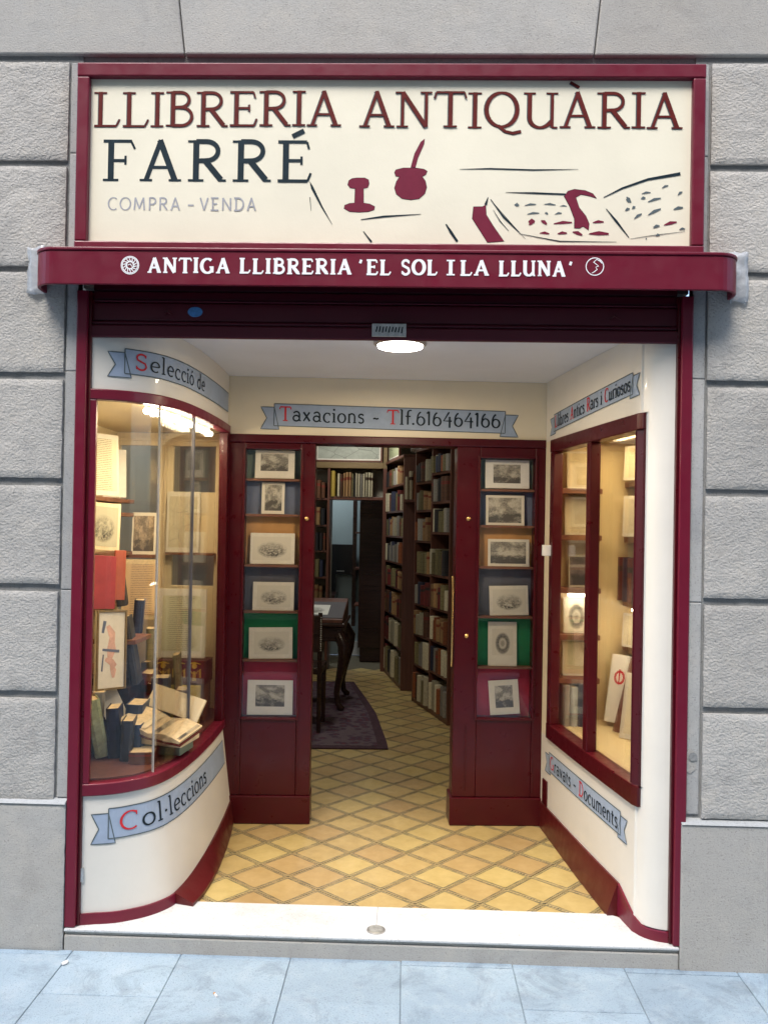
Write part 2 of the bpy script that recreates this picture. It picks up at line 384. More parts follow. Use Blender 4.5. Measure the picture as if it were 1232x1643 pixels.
def link(name, me, parent=None, bevel=0, seg=2):
    o = bpy.data.objects.new(name, me); COL.objects.link(o)
    if parent is not None: o.parent = parent
    if bevel:
        b = o.modifiers.new('bevel', 'BEVEL'); b.width = bevel; b.segments = seg; b.limit_method = 'ANGLE'; b.angle_limit = R(40)
    return o
def tag(o, label=None, cat=None, group=None, kind=None):
    if label: o['label'] = label
    if cat: o['category'] = cat
    if group: o['group'] = group
    if kind: o['kind'] = kind
    return o
def thing(name, label, cat, loc=(0, 0, 0), group=None, mat=None, kind=None):
    o = bpy.data.objects.new(name, None); COL.objects.link(o); o.empty_display_size = .1
    if mat is not None: o.matrix_world = mat
    else: o.location = loc
    return tag(o, label, cat, group, kind)
def struct(name): return thing(name, None, None, kind='structure')
def box(name, m, parent, x0, x1, y0, y1, z0, z1, bevel=0):
    return MB().box(x0, x1, y0, y1, z0, z1).build(name, m, parent, bevel)
def quad_uv(name, m, parent, pts):
    me = bpy.data.meshes.new(name); me.from_pydata([tuple(p) for p in pts], [], [(0, 1, 2, 3)])
    uv = me.uv_layers.new(name='UVMap')
    for i, c in enumerate([(0, 0), (1, 0), (1, 1), (0, 1)]): uv.data[i].uv = c
    me.materials.append(m); return link(name, me, parent)

class Path:
    """a wall line in plan; the porch side is on the right hand when walking along it"""
    def __init__(s, pts, sub=8, smooth=True):
        P = [Vector((*p, 0)) for p in pts]
        if smooth:
            out = []
            for i in range(len(P)-1):
                p0 = P[max(i-1, 0)]; p1 = P[i]; p2 = P[i+1]; p3 = P[min(i+2, len(P)-1)]
                for j in range(sub):
                    t = j/sub
                    out.append(.5*((2*p1)+(p2-p0)*t+(2*p0-5*p1+4*p2-p3)*t*t+(3*p1-p0-3*p2+p3)*t**3))
            out.append(P[-1]); P = out
        s.P = P; s.S = [0]
        for i in range(1, len(P)): s.S.append(s.S[-1]+(P[i]-P[i-1]).length)
        s.L = s.S[-1]; s.bat = 0; s.bz = .547
    def at(s, u):
        u = max(0, min(s.L, u)); i = 0
        while i < len(s.S)-2 and s.S[i+1] < u: i += 1
        t = (u-s.S[i])/max(1e-9, s.S[i+1]-s.S[i]); p = s.P[i].lerp(s.P[i+1], t)
        def nrm(j):
            d = s.P[min(j+1, len(s.P)-1)]-s.P[max(j-1, 0)]; d.normalize(); return Vector((d.y, -d.x, 0))
        n = nrm(i).lerp(nrm(i+1), t).normalized()
        return p, n
    def pt(s, u, z, o=0):
        p, n = s.at(u)
        if s.bat: o = o+s.bat*max(0, min(1, (u-.06)/.26))*max(0, min(1, (s.bz-z)/.45))
        q = p+n*o; return (q.x, q.y, z)
    def s_at_y(s, y):
        for i in range(len(s.P)-1):
            a, b = s.P[i].y, s.P[i+1].y
            if (a-y)*(b-y) <= 0 and a != b: return s.S[i]+(s.S[i+1]-s.S[i])*(y-a)/(b-a)
        return 0
    def sweep(s, mb, u0, u1, z0, z1, o0, o1, step=.02, prof=None):
        n = max(1, int((u1-u0)/step)); vs = []; fs = []
        sec = prof or [(o0, z0), (o1, z0), (o1, z1), (o0, z1)]; k = 4 if callable(sec) else len(sec)
        for i in range(n+1):
            u = u0+(u1-u0)*i/n
            sc = sec(u) if callable(sec) else sec
            for o, z in sc: vs.append(s.pt(u, z, o))
        if callable(sec): k = len(sec(u0))
        fs.append(tuple(range(k))); fs.append(tuple(range(n*k+k-1, n*k-1, -1)))
        for i in range(n):
            for j in range(k): fs.append((i*k+j, i*k+(j+1) % k, (i+1)*k+(j+1) % k, (i+1)*k+j))
        mb.add(vs, fs); return mb

# ------------------------------------------------------------------ stroke lettering
def arc(cx, cy, rx, ry, a0, a1, n=14):
    return [(cx+rx*math.cos(R(a0+(a1-a0)*i/n)), cy+ry*math.sin(R(a0+(a1-a0)*i/n))) for i in range(n+1)]
K, t_ = 'K', 't'       # thick, thin ; 's' serif
def sf(x, y, w=.15): return ('s', [(x-w, y), (x+w, y)])
G = {}
G['I'] = (.34, [(K, [(.17, 0), (.17, 1)]), sf(.17, .97), sf(.17, .03)])
G['L'] = (.66, [(K, [(.18, 0), (.18, 1)]), sf(.18, .97), (t_, [(.04, .03), (.56, .03)]), ('s', [(.56, .03), (.64, .22)])])
G['B'] = (.70, [(K, [(.18, 0), (.18, 1)]), ('s', [(.02, .97), (.2, .97)]), ('s', [(.02, .03), (.2, .03)]), ('m', [(.18, .97), (.34, .97)]+arc(.36, .76, .2, .21, 90, -90)+[(.18, .54)]), ('m', [(.34, .54)]+arc(.38, .285, .25, .255, 90, -90)+[(.18, .03)])])
G['R'] = (.76, [(K, [(.18, 0), (.18, 1)]), ('s', [(.02, .97), (.2, .97)]), sf(.18, .03), ('m', [(.18, .97), (.36, .97)]+arc(.38, .74, .22, .23, 90, -90)+[(.18, .5)]), (K, [(.36, .5), (.66, .05)]), ('s', [(.62, .03), (.76, .03)])])
G['E'] = (.68, [(K, [(.18, 0), (.18, 1)]), (t_, [(.03, .97), (.58, .97)]), ('s', [(.58, .97), (.62, .8)]), (t_, [(.2, .52), (.48, .52)]), ('s', [(.48, .62), (.48, .42)]), (t_, [(.03, .03), (.6, .03)]), ('s', [(.6, .03), (.66, .22)])])
G['F'] = (.64, [(K, [(.18, 0), (.18, 1)]), (t_, [(.03, .97), (.58, .97)]), ('s', [(.56, .98), (.64, .78)]), (t_, [(.2, .5), (.46, .5)]), ('s', [(.46, .62), (.46, .4)]), sf(.18, .03)])
G['A'] = (.80, [('m', [(.12, .02), (.40, 1)]), (K, [(.38, 1), (.68, .02)]), (t_, [(.22, .34), (.58, .34)]), sf(.12, .03, .12), sf(.68, .03, .12)])
G['N'] = (.86, [('m', [(.16, .02), (.16, .97)]), (K, [(.16, .98), (.70, .02)]), ('m', [(.70, .02), (.70, .97)]), ('s', [(.0, .97), (.2, .97)]), sf(.16, .03, .13), sf(.70, .97, .13)])
G['T'] = (.74, [(K, [(.37, 0), (.37, .97)]), (t_, [(.05, .97), (.69, .97)]), ('s', [(.05, .97), (.01, .8)]), ('s', [(.69, .97), (.73, .8)]), sf(.37, .03)])
G['O'] = (.84, [(K, arc(.42, .5, .35, .47, 0, 360, 28))])
G['Q'] = (.88, [(K, arc(.42, .5, .35, .47, 0, 360, 28)), ('m', [(.34, .06), (.5, -.1), (.68, -.15), (.86, -.10)])])
G['U'] = (.82, [(K, [(.15, .97), (.15, .35)]+arc(.39, .3, .24, .27, 180, 300, 8)+[(.56, .1), (.66, .22)]), ('m', [(.66, .97), (.66, .03)]), sf(.15, .97, .13), sf(.66, .97, .13), ('s', [(.66, .03), (.78, .03)])])
G['S'] = (.62, [('m', [(.50, .84)]+arc(.31, .75, .2, .22, 40, 180, 10)+[(.14, .62), (.48, .42)]+arc(.31, .25, .21, .22, 30, -150, 12)+[(.1, .16)]), ('s', [(.5, .95), (.5, .76)]), ('s', [(.1, .05), (.1, .26)])])
G['G'] = (.84, [(K, arc(.42, .5, .34, .47, 50, 320, 20)), (K, [(.68, .05), (.68, .42)]), sf(.66, .42, .12)])
G['C'] = (.76, [(K, arc(.42, .5, .34, .47, 52, 308, 20)), ('s', [(.63, .95), (.63, .74)])])
G['M'] = (.95, [('m', [(.14, .02), (.2, .98)]), (K, [(.2, .98), (.48, .15)]), ('m', [(.48, .15), (.76, .98)]), (K, [(.76, .98), (.82, .02)]), sf(.14, .03, .1), sf(.82, .03, .1)])
G['P'] = (.66, [(K, [(.18, 0), (.18, 1)]), ('s', [(.02, .97), (.2, .97)]), sf(.18, .03), ('m', [(.18, .97), (.36, .97)]+arc(.36, .72, .22, .25, 90, -90)+[(.18, .47)])])
G['V'] = (.78, [(K, [(.12, .98), (.40, .02)]), ('m', [(.40, .02), (.66, .98)]), sf(.12, .97, .12), sf(.66, .97, .12)])
G['D'] = (.82, [(K, [(.18, 0), (.18, 1)]), ('m', [(.04, .97), (.3, .97)]+arc(.34, .5, .36, .47, 90, -90, 16)+[(.04, .03)])])
G['À'] = (.80, G['A'][1]+[('m', [(.22, 1.26), (.42, 1.12)])])
G['É'] = (.68, G['E'][1]+[('m', [(.30, 1.1), (.52, 1.24)])])
G["'"] = (.20, [('m', [(.12, 1.0), (.07, .76)])])
G['-'] = (.52, [('m', [(.08, .38), (.44, .38)])])
G['~'] = (.50, [('m', [(.08, .33), (.17, .38), (.3, .33), (.42, .38)])])
G['.'] = (.20, [('d', (.08, .07, .075))])
G['·'] = (.26, [('d', (.13, .4, .075))])
G[' '] = (.36, [])
x = .66
G['a'] = (.60, [('m', [(.10, .56), (.2, .64)]+arc(.28, .46, .19, .2, 90, 0, 6)+[(.47, .02)]), ('m', arc(.27, .2, .19, .19, 20, 340, 16)), ('s', [(.45, .03), (.58, .03)])])
G['b'] = (.60, [(K, [(.13, .02), (.13, 1.05)]), ('m', arc(.31, .31, .21, .31, 150, -150, 18)), ('s', [(.02, 1.04), (.14, 1.04)])])
G['c'] = (.54, [(K, arc(.31, .32, .23, .32, 50, 310, 18)), ('s', [(.46, .62), (.46, .46)])])
G['d'] = (.62, [(K, [(.47, .02), (.47, 1.05)]), ('m', arc(.29, .31, .21, .31, 30, 330, 18)), ('s', [(.36, 1.04), (.48, 1.04)])])
G['e'] = (.56, [(K, [(.1, .33), (.5, .36)]+arc(.3, .33, .21, .31, 10, 310, 18))])
G['f'] = (.40, [(K, [(.18, .02), (.18, .8)]+arc(.34, .82, .16, .2, 180, 60, 6)), (t_, [(.04, .6), (.36, .6)])])
G['i'] = (.28, [(K, [(.14, .02), (.14, .64)]), ('d', (.14, .88, .075)), ('s', [(.02, .63), (.15, .63)]), sf(.14, .03, .11)])
G['l'] = (.30, [(K, [(.15, .02), (.15, 1.05)]), ('s', [(.03, 1.04), (.16, 1.04)]), sf(.15, .03, .12)])
G['m'] = (.90, [(K, [(.12, .02), (.12, .64)]), ('m', [(.12, .45)]+arc(.28, .44, .16, .2, 160, 0, 8)+[(.44, .02)]), ('m', [(.44, .45)]+arc(.61, .44, .17, .2, 160, 0, 8)+[(.78, .02)]), sf(.12, .03, .1), sf(.44, .03, .08), sf(.78, .03, .1)])
G['n'] = (.60, [(K, [(.12, .02), (.12, .64)]), ('m', [(.12, .42)]+arc(.29, .43, .18, .21, 165, 0, 8)+[(.47, .02)]), sf(.12, .03, .1), sf(.47, .03, .1)])
G['o'] = (.60, [(K, arc(.30, .32, .23, .31, 0, 360, 22))])
G['ó'] = (.60, G['o'][1]+[('m', [(.26, .8), (.40, .94)])])
G['r'] = (.44, [(K, [(.13, .02), (.13, .64)]), ('m', [(.13, .42)]+arc(.30, .43, .17, .2, 165, 50, 7)), sf(.13, .03, .11)])
G['s'] = (.46, [('m', [(.39, .56)]+arc(.23, .48, .15, .15, 40, 200, 8)+[(.35, .3)]+arc(.22, .17, .16, .15, 20, -150, 10))])
G['t'] = (.40, [(K, [(.17, .85), (.17, .18)]+arc(.31, .18, .14, .16, 180, 290, 6)), (t_, [(.03, .62), (.36, .62)])])
G['u'] = (.62, [(K, [(.13, .64), (.13, .24)]+arc(.29, .22, .17, .2, 180, 320, 8)+[(.47, .2)]), ('m', [(.47, .64), (.47, .02)]), ('s', [(.47, .03), (.58, .03)])])
G['v'] = (.56, [(K, [(.08, .64), (.28, .02)]), ('m', [(.28, .02), (.46, .64)])])
G['x'] = (.58, [(K, [(.08, .64), (.48, .02)]), ('m', [(.46, .64), (.08, .02)])])
G['0'] = (.62, [(K, arc(.31, .36, .23, .35, 0, 360, 22))])
G['1'] = (.32, [(K, [(.16, .02), (.16, .98)]), ('m', [(.02, .84), (.16, .98)])])
G['4'] = (.64, [('m', [(.40, .98), (.06, .36), (.58, .36)]), (K, [(.44, .66), (.44, -.1)])])
G['6'] = (.62, [(K, arc(.31, .3, .23, .29, 0, 360, 22)), ('m', [(.09, .32)]+arc(.42, .45, .33, .5, 185, 110, 8))])
_lay = [0]
class Lettering:
    """flat painted strokes laid on a surface; fn(u, v, offset) gives the surface point"""
    def __init__(s, fn, off=.0008): s.fn = fn; s.v = []; s.f = []; s.off = off; s.k = 0; s.cuts = [(0, 0)]
    def ribbon(s, pts, ws, step=None):
        if step:
            P = [pts[0]]; W = [ws[0]]
            for i in range(1, len(pts)):
                d = math.dist(pts[i-1], pts[i]); n = max(1, int(d/step))
                for j in range(1, n+1):
                    t = j/n; P.append((pts[i-1][0]+(pts[i][0]-pts[i-1][0])*t, pts[i-1][1]+(pts[i][1]-pts[i-1][1])*t)); W.append(ws[i-1]+(ws[i]-ws[i-1])*t)
            pts, ws = P, W
        s.k += 1; o = s.off+(s.k % 60)*.00003; b = len(s.v); n = len(pts)
        for i, (px, py) in enumerate(pts):
            a = pts[max(i-1, 0)]; c = pts[min(i+1, n-1)]
            if n > 3 and math.dist(pts[0], pts[-1]) < 1e-6 and i in (0, n-1): a = pts[-2]; c = pts[1]
            dx, dy = c[0]-a[0], c[1]-a[1]; l = math.hypot(dx, dy) or 1; nx, ny = -dy/l, dx/l; w = ws[i]/2
            s.v.append(s.fn(px+nx*w, py+ny*w, o)); s.v.append(s.fn(px-nx*w, py-ny*w, o))
        for i in range(n-1): s.f.append((b+2*i+1, b+2*i+3, b+2*i+2, b+2*i))
    def poly(s, pts):
        s.k += 1; o = s.off+(s.k % 60)*.00003; b = len(s.v)
        for p in pts: s.v.append(s.fn(p[0], p[1], o))
        s.f.append(tuple(range(b, b+len(pts))))
    def strip(s, u0, u1, v0, v1, n=40):
        """a painted strip whose edges may be functions of u"""
        s.k += 1; o = s.off+(s.k % 60)*.00003; b = len(s.v)
        f0 = v0 if callable(v0) else (lambda u: v0); f1 = v1 if callable(v1) else (lambda u: v1)
        for i in range(n+1):
            u = u0+(u1-u0)*i/n; s.v.append(s.fn(u, f0(u), o)); s.v.append(s.fn(u, f1(u), o))
        for i in range(n): s.f.append((b+2*i, b+2*i+2, b+2*i+3, b+2*i+1))
    def text(s, txt, u0, u1, v, h, K_=.13, m_=.085, t_w=.06, serif=.045, grow=0, only=None, wob=0, gap=.06):
        tot = sum(G[c][0]+gap for c in txt)-gap; sx = (u1-u0)/tot; u = u0
        vf = v if callable(v) else (lambda q: v)
        for idx, c in enumerate(txt):
            adv, st = G[c]
            if only is None or idx in only:
                base = vf(u+adv*sx/2)+random.uniform(-wob, wob)*h
                for kind, pts in st:
                    if kind == 'd':
                        cx, cy, r = pts; pp = arc(cx, cy, r, r, 0, 330, 11); s.poly([(u+a*sx, base+b2*h) for a, b2 in pp]); continue
                    w = {'K': K_, 'm': m_, 't': t_w, 's': serif}[kind]
                    if w <= 0: continue
                    w = w*h+grow; P = [(u+a*sx, base+b2*h) for a, b2 in pts]; n = len(P)
                    if n > 6 and kind == 'K':   # calligraphic: thin where the stroke runs level
                        W = []
                        for i in range(n):
                            a, c2 = P[max(i-1, 0)], P[min(i+1, n-1)]; ang = abs(math.atan2(c2[1]-a[1], c2[0]-a[0])); W.append(w*(.55+.45*abs(math.sin(ang))))
                    else: W = [w]*n
                    s.ribbon(P, W, step=.03)
            u += (adv+gap)*sx
            if len(s.v) > s.cuts[-1][0]: s.cuts.append((len(s.v), len(s.f)))
    def cut(s):
        if len(s.v) > s.cuts[-1][0]: s.cuts.append((len(s.v), len(s.f)))
    def build(s, name, m, parent):
        me = bpy.data.meshes.new(name); me.from_pydata(s.v, [], s.f); me.materials.append(m)
        return link(name, me, parent)
    def build_each(s, name, m, parent):
        s.cut()
        for (v0, f0), (v1, f1) in zip(s.cuts, s.cuts[1:]):
            me = bpy.data.meshes.new(name); me.from_pydata(s.v[v0:v1], [], [tuple(i-v0 for i in f) for f in s.f[f0:f1]]); me.materials.append(m)
            link(name, me, parent)

# ------------------------------------------------------------------ levels measured on the place
FL = .073            # porch floor
SILL = .078
ZC = 2.29            # porch ceiling
OX0, OX1 = -1.216, 1.008   # opening between the stone jambs
groove = [3.2474-.3882*k for k in range(8)]    # joint heights

# ================================================================== SETTING
# --- pavement
pv = struct('pavement')
MB().box(-14, 14, -3.4, .02, -.12, -.006).build('paving_bed', M['pave_joint'], pv)
def slab(x0, x1, y0, y1):
    g = .0011
    o = box('paving_slab', M['pave'], pv, x0+g, x1-g, y0+g, y1-g, -.05, random.uniform(-.0012, .0012), .003)
xs = [-.785+.395*i for i in range(-5, 9)]
for i in range(len(xs)-1):
    a, b = xs[i], xs[i+1]
    y = -.035; slab(a, b, y, -.0005) if i % 2 else None
    ys = [(-.035, -.52), (-.52, -1.0)] if i % 2 else [(-.0005, -.285), (-.285, -.765)]
    for y1, y0 in ys: slab(a, b, y0, y1)
MB().box(-14, 14, -3.4, -1.05, -.004, 0).build('paving_far', M['pave'], pv)
kb = struct('kerb'); MB().box(-14, 14, -3.6, -3.4, -.2, 0).build('kerb_stone', M['stone_smooth'], kb, .01)
rd = struct('road'); MB().box(-60, 60, -60, -3.6, -.2, -.12).build('road_surface', M['road'], rd)
gd = struct('ground'); MB().box(-60, 60, -3.6, 60, -.3, -.14).build('ground_surface', M['road'], gd)

# --- invented house front across the street, unseen, added for the glass to reflect
opp = thing('invented_house', 'invented house front with shuttered windows, added out of view for reflections', 'building', (0, -8.6, 0))
M['opp'] = mat_plain('ochre_render_wall', (.40, .35, .27), .9, .1, 2, .1)
M['shutter'] = mat_plain('green_grey_shutter', (.10, .12, .10), .7)
box('wall', M['opp'], opp, -14, 14, -6, 0, 0, 11.5)
box('cornice', M['stone_smooth'], opp, -14, 14, .001, .35, 11.0, 11.4); box('string_course', M['stone_smooth'], opp, -14, 14, .001, .12, 3.6, 3.8)
wf = None
for fl_i in range(3):
    for k in range(9):
        f = box('window', M['stone_smooth'], opp, -12+3*k-.7, -12+3*k+.7, .001, .06, 4.3+fl_i*2.3, 6.0+fl_i*2.3)
        box('shutter', M['shutter'], f, -12+3*k-.55, -12+3*k+.55, .061, .09, 4.35+fl_i*2.3, 5.9+fl_i*2.3)
for k in range(7):
    f = box('shop_front', M['case'], opp, -12+4*k-1.3, -12+4*k+1.3, .001, .08, .1, 3.0); box('pane', M['black'], f, -12+4*k-1.1, -12+4*k+1.1, .081, .10, .5, 2.7)
for (x_, y_, lb) in ((-.60, -.27, 'cigarette butt lying on the paving left of the step'), (-1.17, -.10, 'crumpled scrap of paper at the foot of the stone plinth')):
    t = thing('litter', lb, 'litter', (x_, y_, .0045)); t.rotation_euler = (0, 0, x_*7)
    if x_ > -1: MB().tube([(-.012, 0, 0), (.006, .001, 0)], .0036, 8).build('paper_tube', M['plastic'], t); MB().tube([(.0062, .001, 0), (.014, .002, 0)], .0037, 8).build('filter', M['tan_card'], t)
    else: MB().prism([(-.014, -.006), (.008, -.010), (.016, .002), (.002, .010), (-.012, .006)], -.003, .003).build('paper_scrap', M['plastic'], t, .002)
# --- stone facade
fac = thing('stone_building', 'grey stone building front with recessed joints around the bookshop entrance', 'building', (0, 0, 0))
# walls behind the joints
w = MB(); w.box(-4, OX0-.001, .0165, .045, 0, 6); w.box(OX1+.001, 4, .0165, .045, 0, 6); w.box(OX0-.001, OX1+.001, .06, .30, 2.42, 6); w.box(OX0-.0005, OX1+.0005, .022, .0595, 3.20, 3.8)
w.build('wall', M['mortar'], fac)
h = .0135
XL, XR = -1.264, 1.061
from mathutils import noise as mn
def rough_block(x0, x1, z0, z1, name='stone_block', m='stone', y=0.0, amp=.0022, rnd=.0045, dep=.03):
    nx, nz = max(8, int((x1-x0)/.016)), max(8, int((z1-z0)/.013)); vs = []; fs = []
    sd = random.uniform(0, 90); tilt = random.uniform(-.0015, .0015); y = y+random.uniform(-.001, .0015)
    def py(x_, z_):
        d = min(x_-x0, x1-x_, z_-z0, z1-z_); rr_ = rnd*(1+.6*mn.noise(Vector((x_*14, sd, z_*14))))
        e = 0 if d > rr_ else (1-math.sqrt(max(0, 1-((rr_-d)/rr_)**2)))*rr_
        n_ = mn.fractal(Vector((x_*30, sd, z_*34)), 1.0, 2.0, 4)*amp+max(0, mn.noise(Vector((x_*42, sd+5, z_*60)))-.30)*amp*1.8
        return y+e-n_+tilt*(z_-z0)/(z1-z0)
    for j in range(nz+1):
        for i in range(nx+1):
            t_x = i/nx; t_z = j/nz
            X = x0+(x1-x0)*t_x; Z_ = z0+(z1-z0)*t_z
            vs.append((X+(.0018*mn.noise(Vector((sd, Z_*30, 0))) if i in (0, nx) else 0), py(X, Z_), Z_+(.0018*mn.noise(Vector((X*30, sd, 3))) if j in (0, nz) else 0)))
    for j in range(nz):
        for i in range(nx): a = j*(nx+1)+i; fs.append((a, a+1, a+nx+2, a+nx+1))
    per = [i for i in range(nx+1)]+[(j)*(nx+1)+nx for j in range(1, nz+1)]+[nz*(nx+1)+i for i in range(nx-1, -1, -1)]+[j*(nx+1) for j in range(nz-1, 0, -1)]
    b = len(vs); vs += [(vs[k][0], dep, vs[k][2]) for k in per]
    for k in range(len(per)): a, c = per[k], per[(k+1) % len(per)]; fs.append((c, a, b+k, b+(k+1) % len(per)))
    mb = MB(); mb.add(vs, fs); me = mb.mesh(name, M[m], True); return link(name, me, fac)
def block(x0, x1, z0, z1, bev=.007, m='stone', y=0.0, name='stone_block'):
    if x0 < 1.5 and x1 > -1.5 and z1 < 3.7 and x1-x0 < 1.3: return rough_block(x0, x1, z0, z1, name, m, y, .0020 if m == 'stone' else .0010)
    o = MB().box(x0, x1, y+random.uniform(-.0015, .0015), .03, z0, z1).build(name, M[m], fac, bev, seg=2); return o
for k in range(7):
    z1, z0 = groove[k]-h, groove[k+1]+h
    if k == 6: z0 = .535
    block(-2.25, XL-random.uniform(0, .004), z0+random.uniform(-.002, .002), z1+random.uniform(-.002, .002)); block(-3.6, -2.274, z0, z1)
    block(XR+random.uniform(0, .004), 2.05, z0+random.uniform(-.002, .002), z1+random.uniform(-.002, .002)); block(2.074, 3.6, z0, z1)
def slant(x0a, x0b, x1a, x1b, z0, z1, name='lintel_stone', y=0.0):
    MB().prism([(x0a, z0), (x1a, z0), (x1b, z1), (x0b, z1)], y, .03, 'y').build(name, M['stone_smooth'], fac, .006)
z0 = groove[0]+h
slant(-3.6, -3.6, -.842, -.905, z0, 3.78); slant(-.838, -.901, .640, .69, z0, 3.78, y=-.001); slant(.644, .694, 3.6, 3.6, z0, 3.78)
for k, zz in enumerate((3.805, 4.19, 4.575, 4.96)):
    for a in range(-4, 4): block(a*.95+(k % 2)*.4, a*.95+.93+(k % 2)*.4, zz, zz+.36)
# lower plinth blocks with a pale chamfered top
for (x0, x1) in ((-2.4, OX0-.002), (-3.6, -2.402)):
    block(x0, x1, -.01, .528, .006, 'stone_smooth', -.012, 'plinth_block')
    MB().prism([(-.016, .528), (.02, .545), (.02, .528)], x0, x1, 'x').build('plinth_ledge', M['ledge'], fac)
for (x0, x1) in ((OX1-.018, 2.3), (2.302, 3.6)):
    block(x0, x1, -.01, .516, .006, 'stone_smooth', -.012, 'plinth_block')
    MB().prism([(-.016, .516), (.02, .533), (.02, .516)], x0, x1, 'x').build('plinth_ledge', M['ledge'], fac)
# smooth jamb strips between the blocks and the painted frame
jm = [(.545, 1.3), (1.302, 2.1), (2.102, 2.9), (2.902, 3.234)]
for a, b in jm:
    box('jamb_strip', M['jamb'], fac, XL+.006, OX0-.001, .009, .06, a, b, .004)
    box('jamb_strip', M['jamb'], fac, OX1+.001, XR-.006, .009, .06, a, b, .004)
# grey step under the marble sill
MB().box(OX0+.002, OX1-.02, -.006, .215, -.01, .054).build('step_riser', M['stone_smooth'], fac, .004)
tp = MB().box(OX0+.002, OX1-.02, .002, .215, .0545, .0675).build('step_joint', M['stone_smooth'], fac, .002)
sill = MB(); 
sill.prism([(OX0+.002, -.010), (OX1-.02, -.010), (OX1-.02, .10), (.798, .245), (-.79, .245), (OX0+.002, .17)], .068, SILL, 'z')
so = sill.build('door_sill', M['marble'], fac, .003)
sk = MB().lathe([(.034, 0), (.034, .004), (.026, .0065), (.012, .0065)], (-.088, .052, SILL), 24).build('floor_lock', M['metal'], fac, smooth=False)
sk2 = MB().box(-.088-.0012, -.088+.0012, .085, .243, SILL-.001, SILL+.0006).build('sill_joint', M['mortar'], fac)
# chipped hollow with an old iron pin in the jamb
MB().lathe([(.016, 0), (.013, .004), (.006, .006)], (1.030, .003, .752), 9, 'y').build('iron_pin', M['mortar'], fac)
MB().prism([(1.008, .70), (1.022, .69), (1.040, .705), (1.043, .735), (1.036, .768), (1.02, .78), (1.009, .765)], .0065, .02, 'y').build('mortar_patch', M['stone_smooth'], fac)

# --- painted opening frame and roller shutter
fr = thing('door_frame', 'maroon painted metal guides framing the open shop entrance', 'door frame')
for (a, b) in ((OX0, -1.177), (.968, OX1)):
    m_ = MB(); m_.box(a, b, -.004, .045, SILL+.002, 2.395)
    m_.build('shutter_guide', M['maroon_out'], fr, .004)
    c = b if a < 0 else a; s_ = 1 if a < 0 else -1
    MB().box(c-.010 if a > 0 else c, c if a > 0 else c+.010, .012, .05, SILL+.002, 2.395).build('guide_lip', M['maroon'], fr, .003)
sh = thing('roller_shutter', 'rolled up dark maroon metal shutter under the lettered band', 'shutter')
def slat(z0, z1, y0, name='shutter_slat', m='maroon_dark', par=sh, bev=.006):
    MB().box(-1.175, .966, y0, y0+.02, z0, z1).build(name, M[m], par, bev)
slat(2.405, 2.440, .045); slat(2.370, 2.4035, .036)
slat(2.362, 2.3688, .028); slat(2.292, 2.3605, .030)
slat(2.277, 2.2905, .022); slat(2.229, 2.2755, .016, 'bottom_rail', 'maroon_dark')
lp = MB().box(-.140, -.016, .008, .016, 2.240, 2.288).build('lock_plate', M['metal'], sh, .002)
L_ = Lettering(lambda u, v, o: (u, .008-o, v)); 
for i in range(9): L_.ribbon([(-.125+i*.0115, 2.252+random.random()*.006), (-.121+i*.0115, 2.272+random.random()*.006)], [.005, .004])
L_.build('lock_marks', M['ink'], lp)
st = MB().lathe([(.026, 0), (.026, .0015)], (0, 0, 0), 20, 'y').build('sticker', M['sticker'], sh); st.location = (-.790, .0285, 2.327); st.scale = (1.05, 1, .72)
for x in (-.9, .72): 
    MB().tube([(x, .029, 2.318), (x+.012, .012, 2.325), (x+.03, .010, 2.312)], .0028, 8).build('shutter_hook', M['maroon'], sh, smooth=True)
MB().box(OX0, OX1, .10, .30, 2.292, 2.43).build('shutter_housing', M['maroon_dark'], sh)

# --- signboard
sg = thing('shop_sign', 'large cream signboard in maroon frame reading LLIBRERIA ANTIQUÀRIA FARRÉ above the awning band', 'sign')
SX0, SX1, SZ0, SZ1 = -1.216, 1.027, 2.505, 3.206
box('sign_board', M['sign'], sg, SX0+.02, SX1-.02, -.022, .012, SZ0+.01, SZ1-.02)
box('frame_rail', M['maroon_out'], sg, SX0, SX1, -.045, .012, SZ1-.050, SZ1, .005)
box('frame_rail', M['maroon_out'], sg, SX0, SX1, -.045, .012, SZ0, 2.562, .005)
box('frame_stile', M['maroon_out'], sg, SX0+.0005, SX0+.045, -.044, .012, 2.5625, SZ1-.0505, .005)
box('frame_stile', M['maroon_out'], sg, SX1-.045, SX1-.0005, -.044, .012, 2.5625, SZ1-.0505, .005)
sfn = lambda u, v, o: (u, -.022-o, v)
random.seed(5)
for grow, mm, off, nm in ((.0030, 'outline', .0003, 'letter_outline'), (0, 'brick', .0022, 'letter')):
    st_ = random.getstate(); random.seed(77)
    L_ = Lettering(sfn, off); dx = -.0018 if grow else 0
    L_.text('LLIBRERIA', -1.163+dx, -.262+dx, lambda u: 2.980+.010*(u+1.16), .128, .115, .08, .055, .04, grow, wob=.012, gap=.02)
    L_.text('ANTIQUÀRIA', -.196+dx, .952+dx, lambda u: 2.984, .130, .115, .08, .055, .04, grow, wob=.012, gap=.02)
    L_.build_each(nm, M[mm], sg)
    random.setstate(st_)
L_ = Lettering(sfn, .0008)
L_.text('FARRÉ', -1.128, -.365, 2.785, .150, .145, .115, .075, .055, 0, wob=.006, gap=.10)
L_.build_each('letter', M['slate'], sg)
L_ = Lettering(sfn, .0008)
L_.text('COMPRA', -1.104, -.835, 2.680, .047, .12, .12, .11, 0, 0, gap=.06)
L_.text('-', -.815, -.785, 2.682, .047, .11, .11, .11, 0)
L_.text('VENDA', -.772, -.560, 2.681, .047, .12, .12, .11, 0, 0, gap=.06)
L_.build_each('letter', M['pale'], sg)
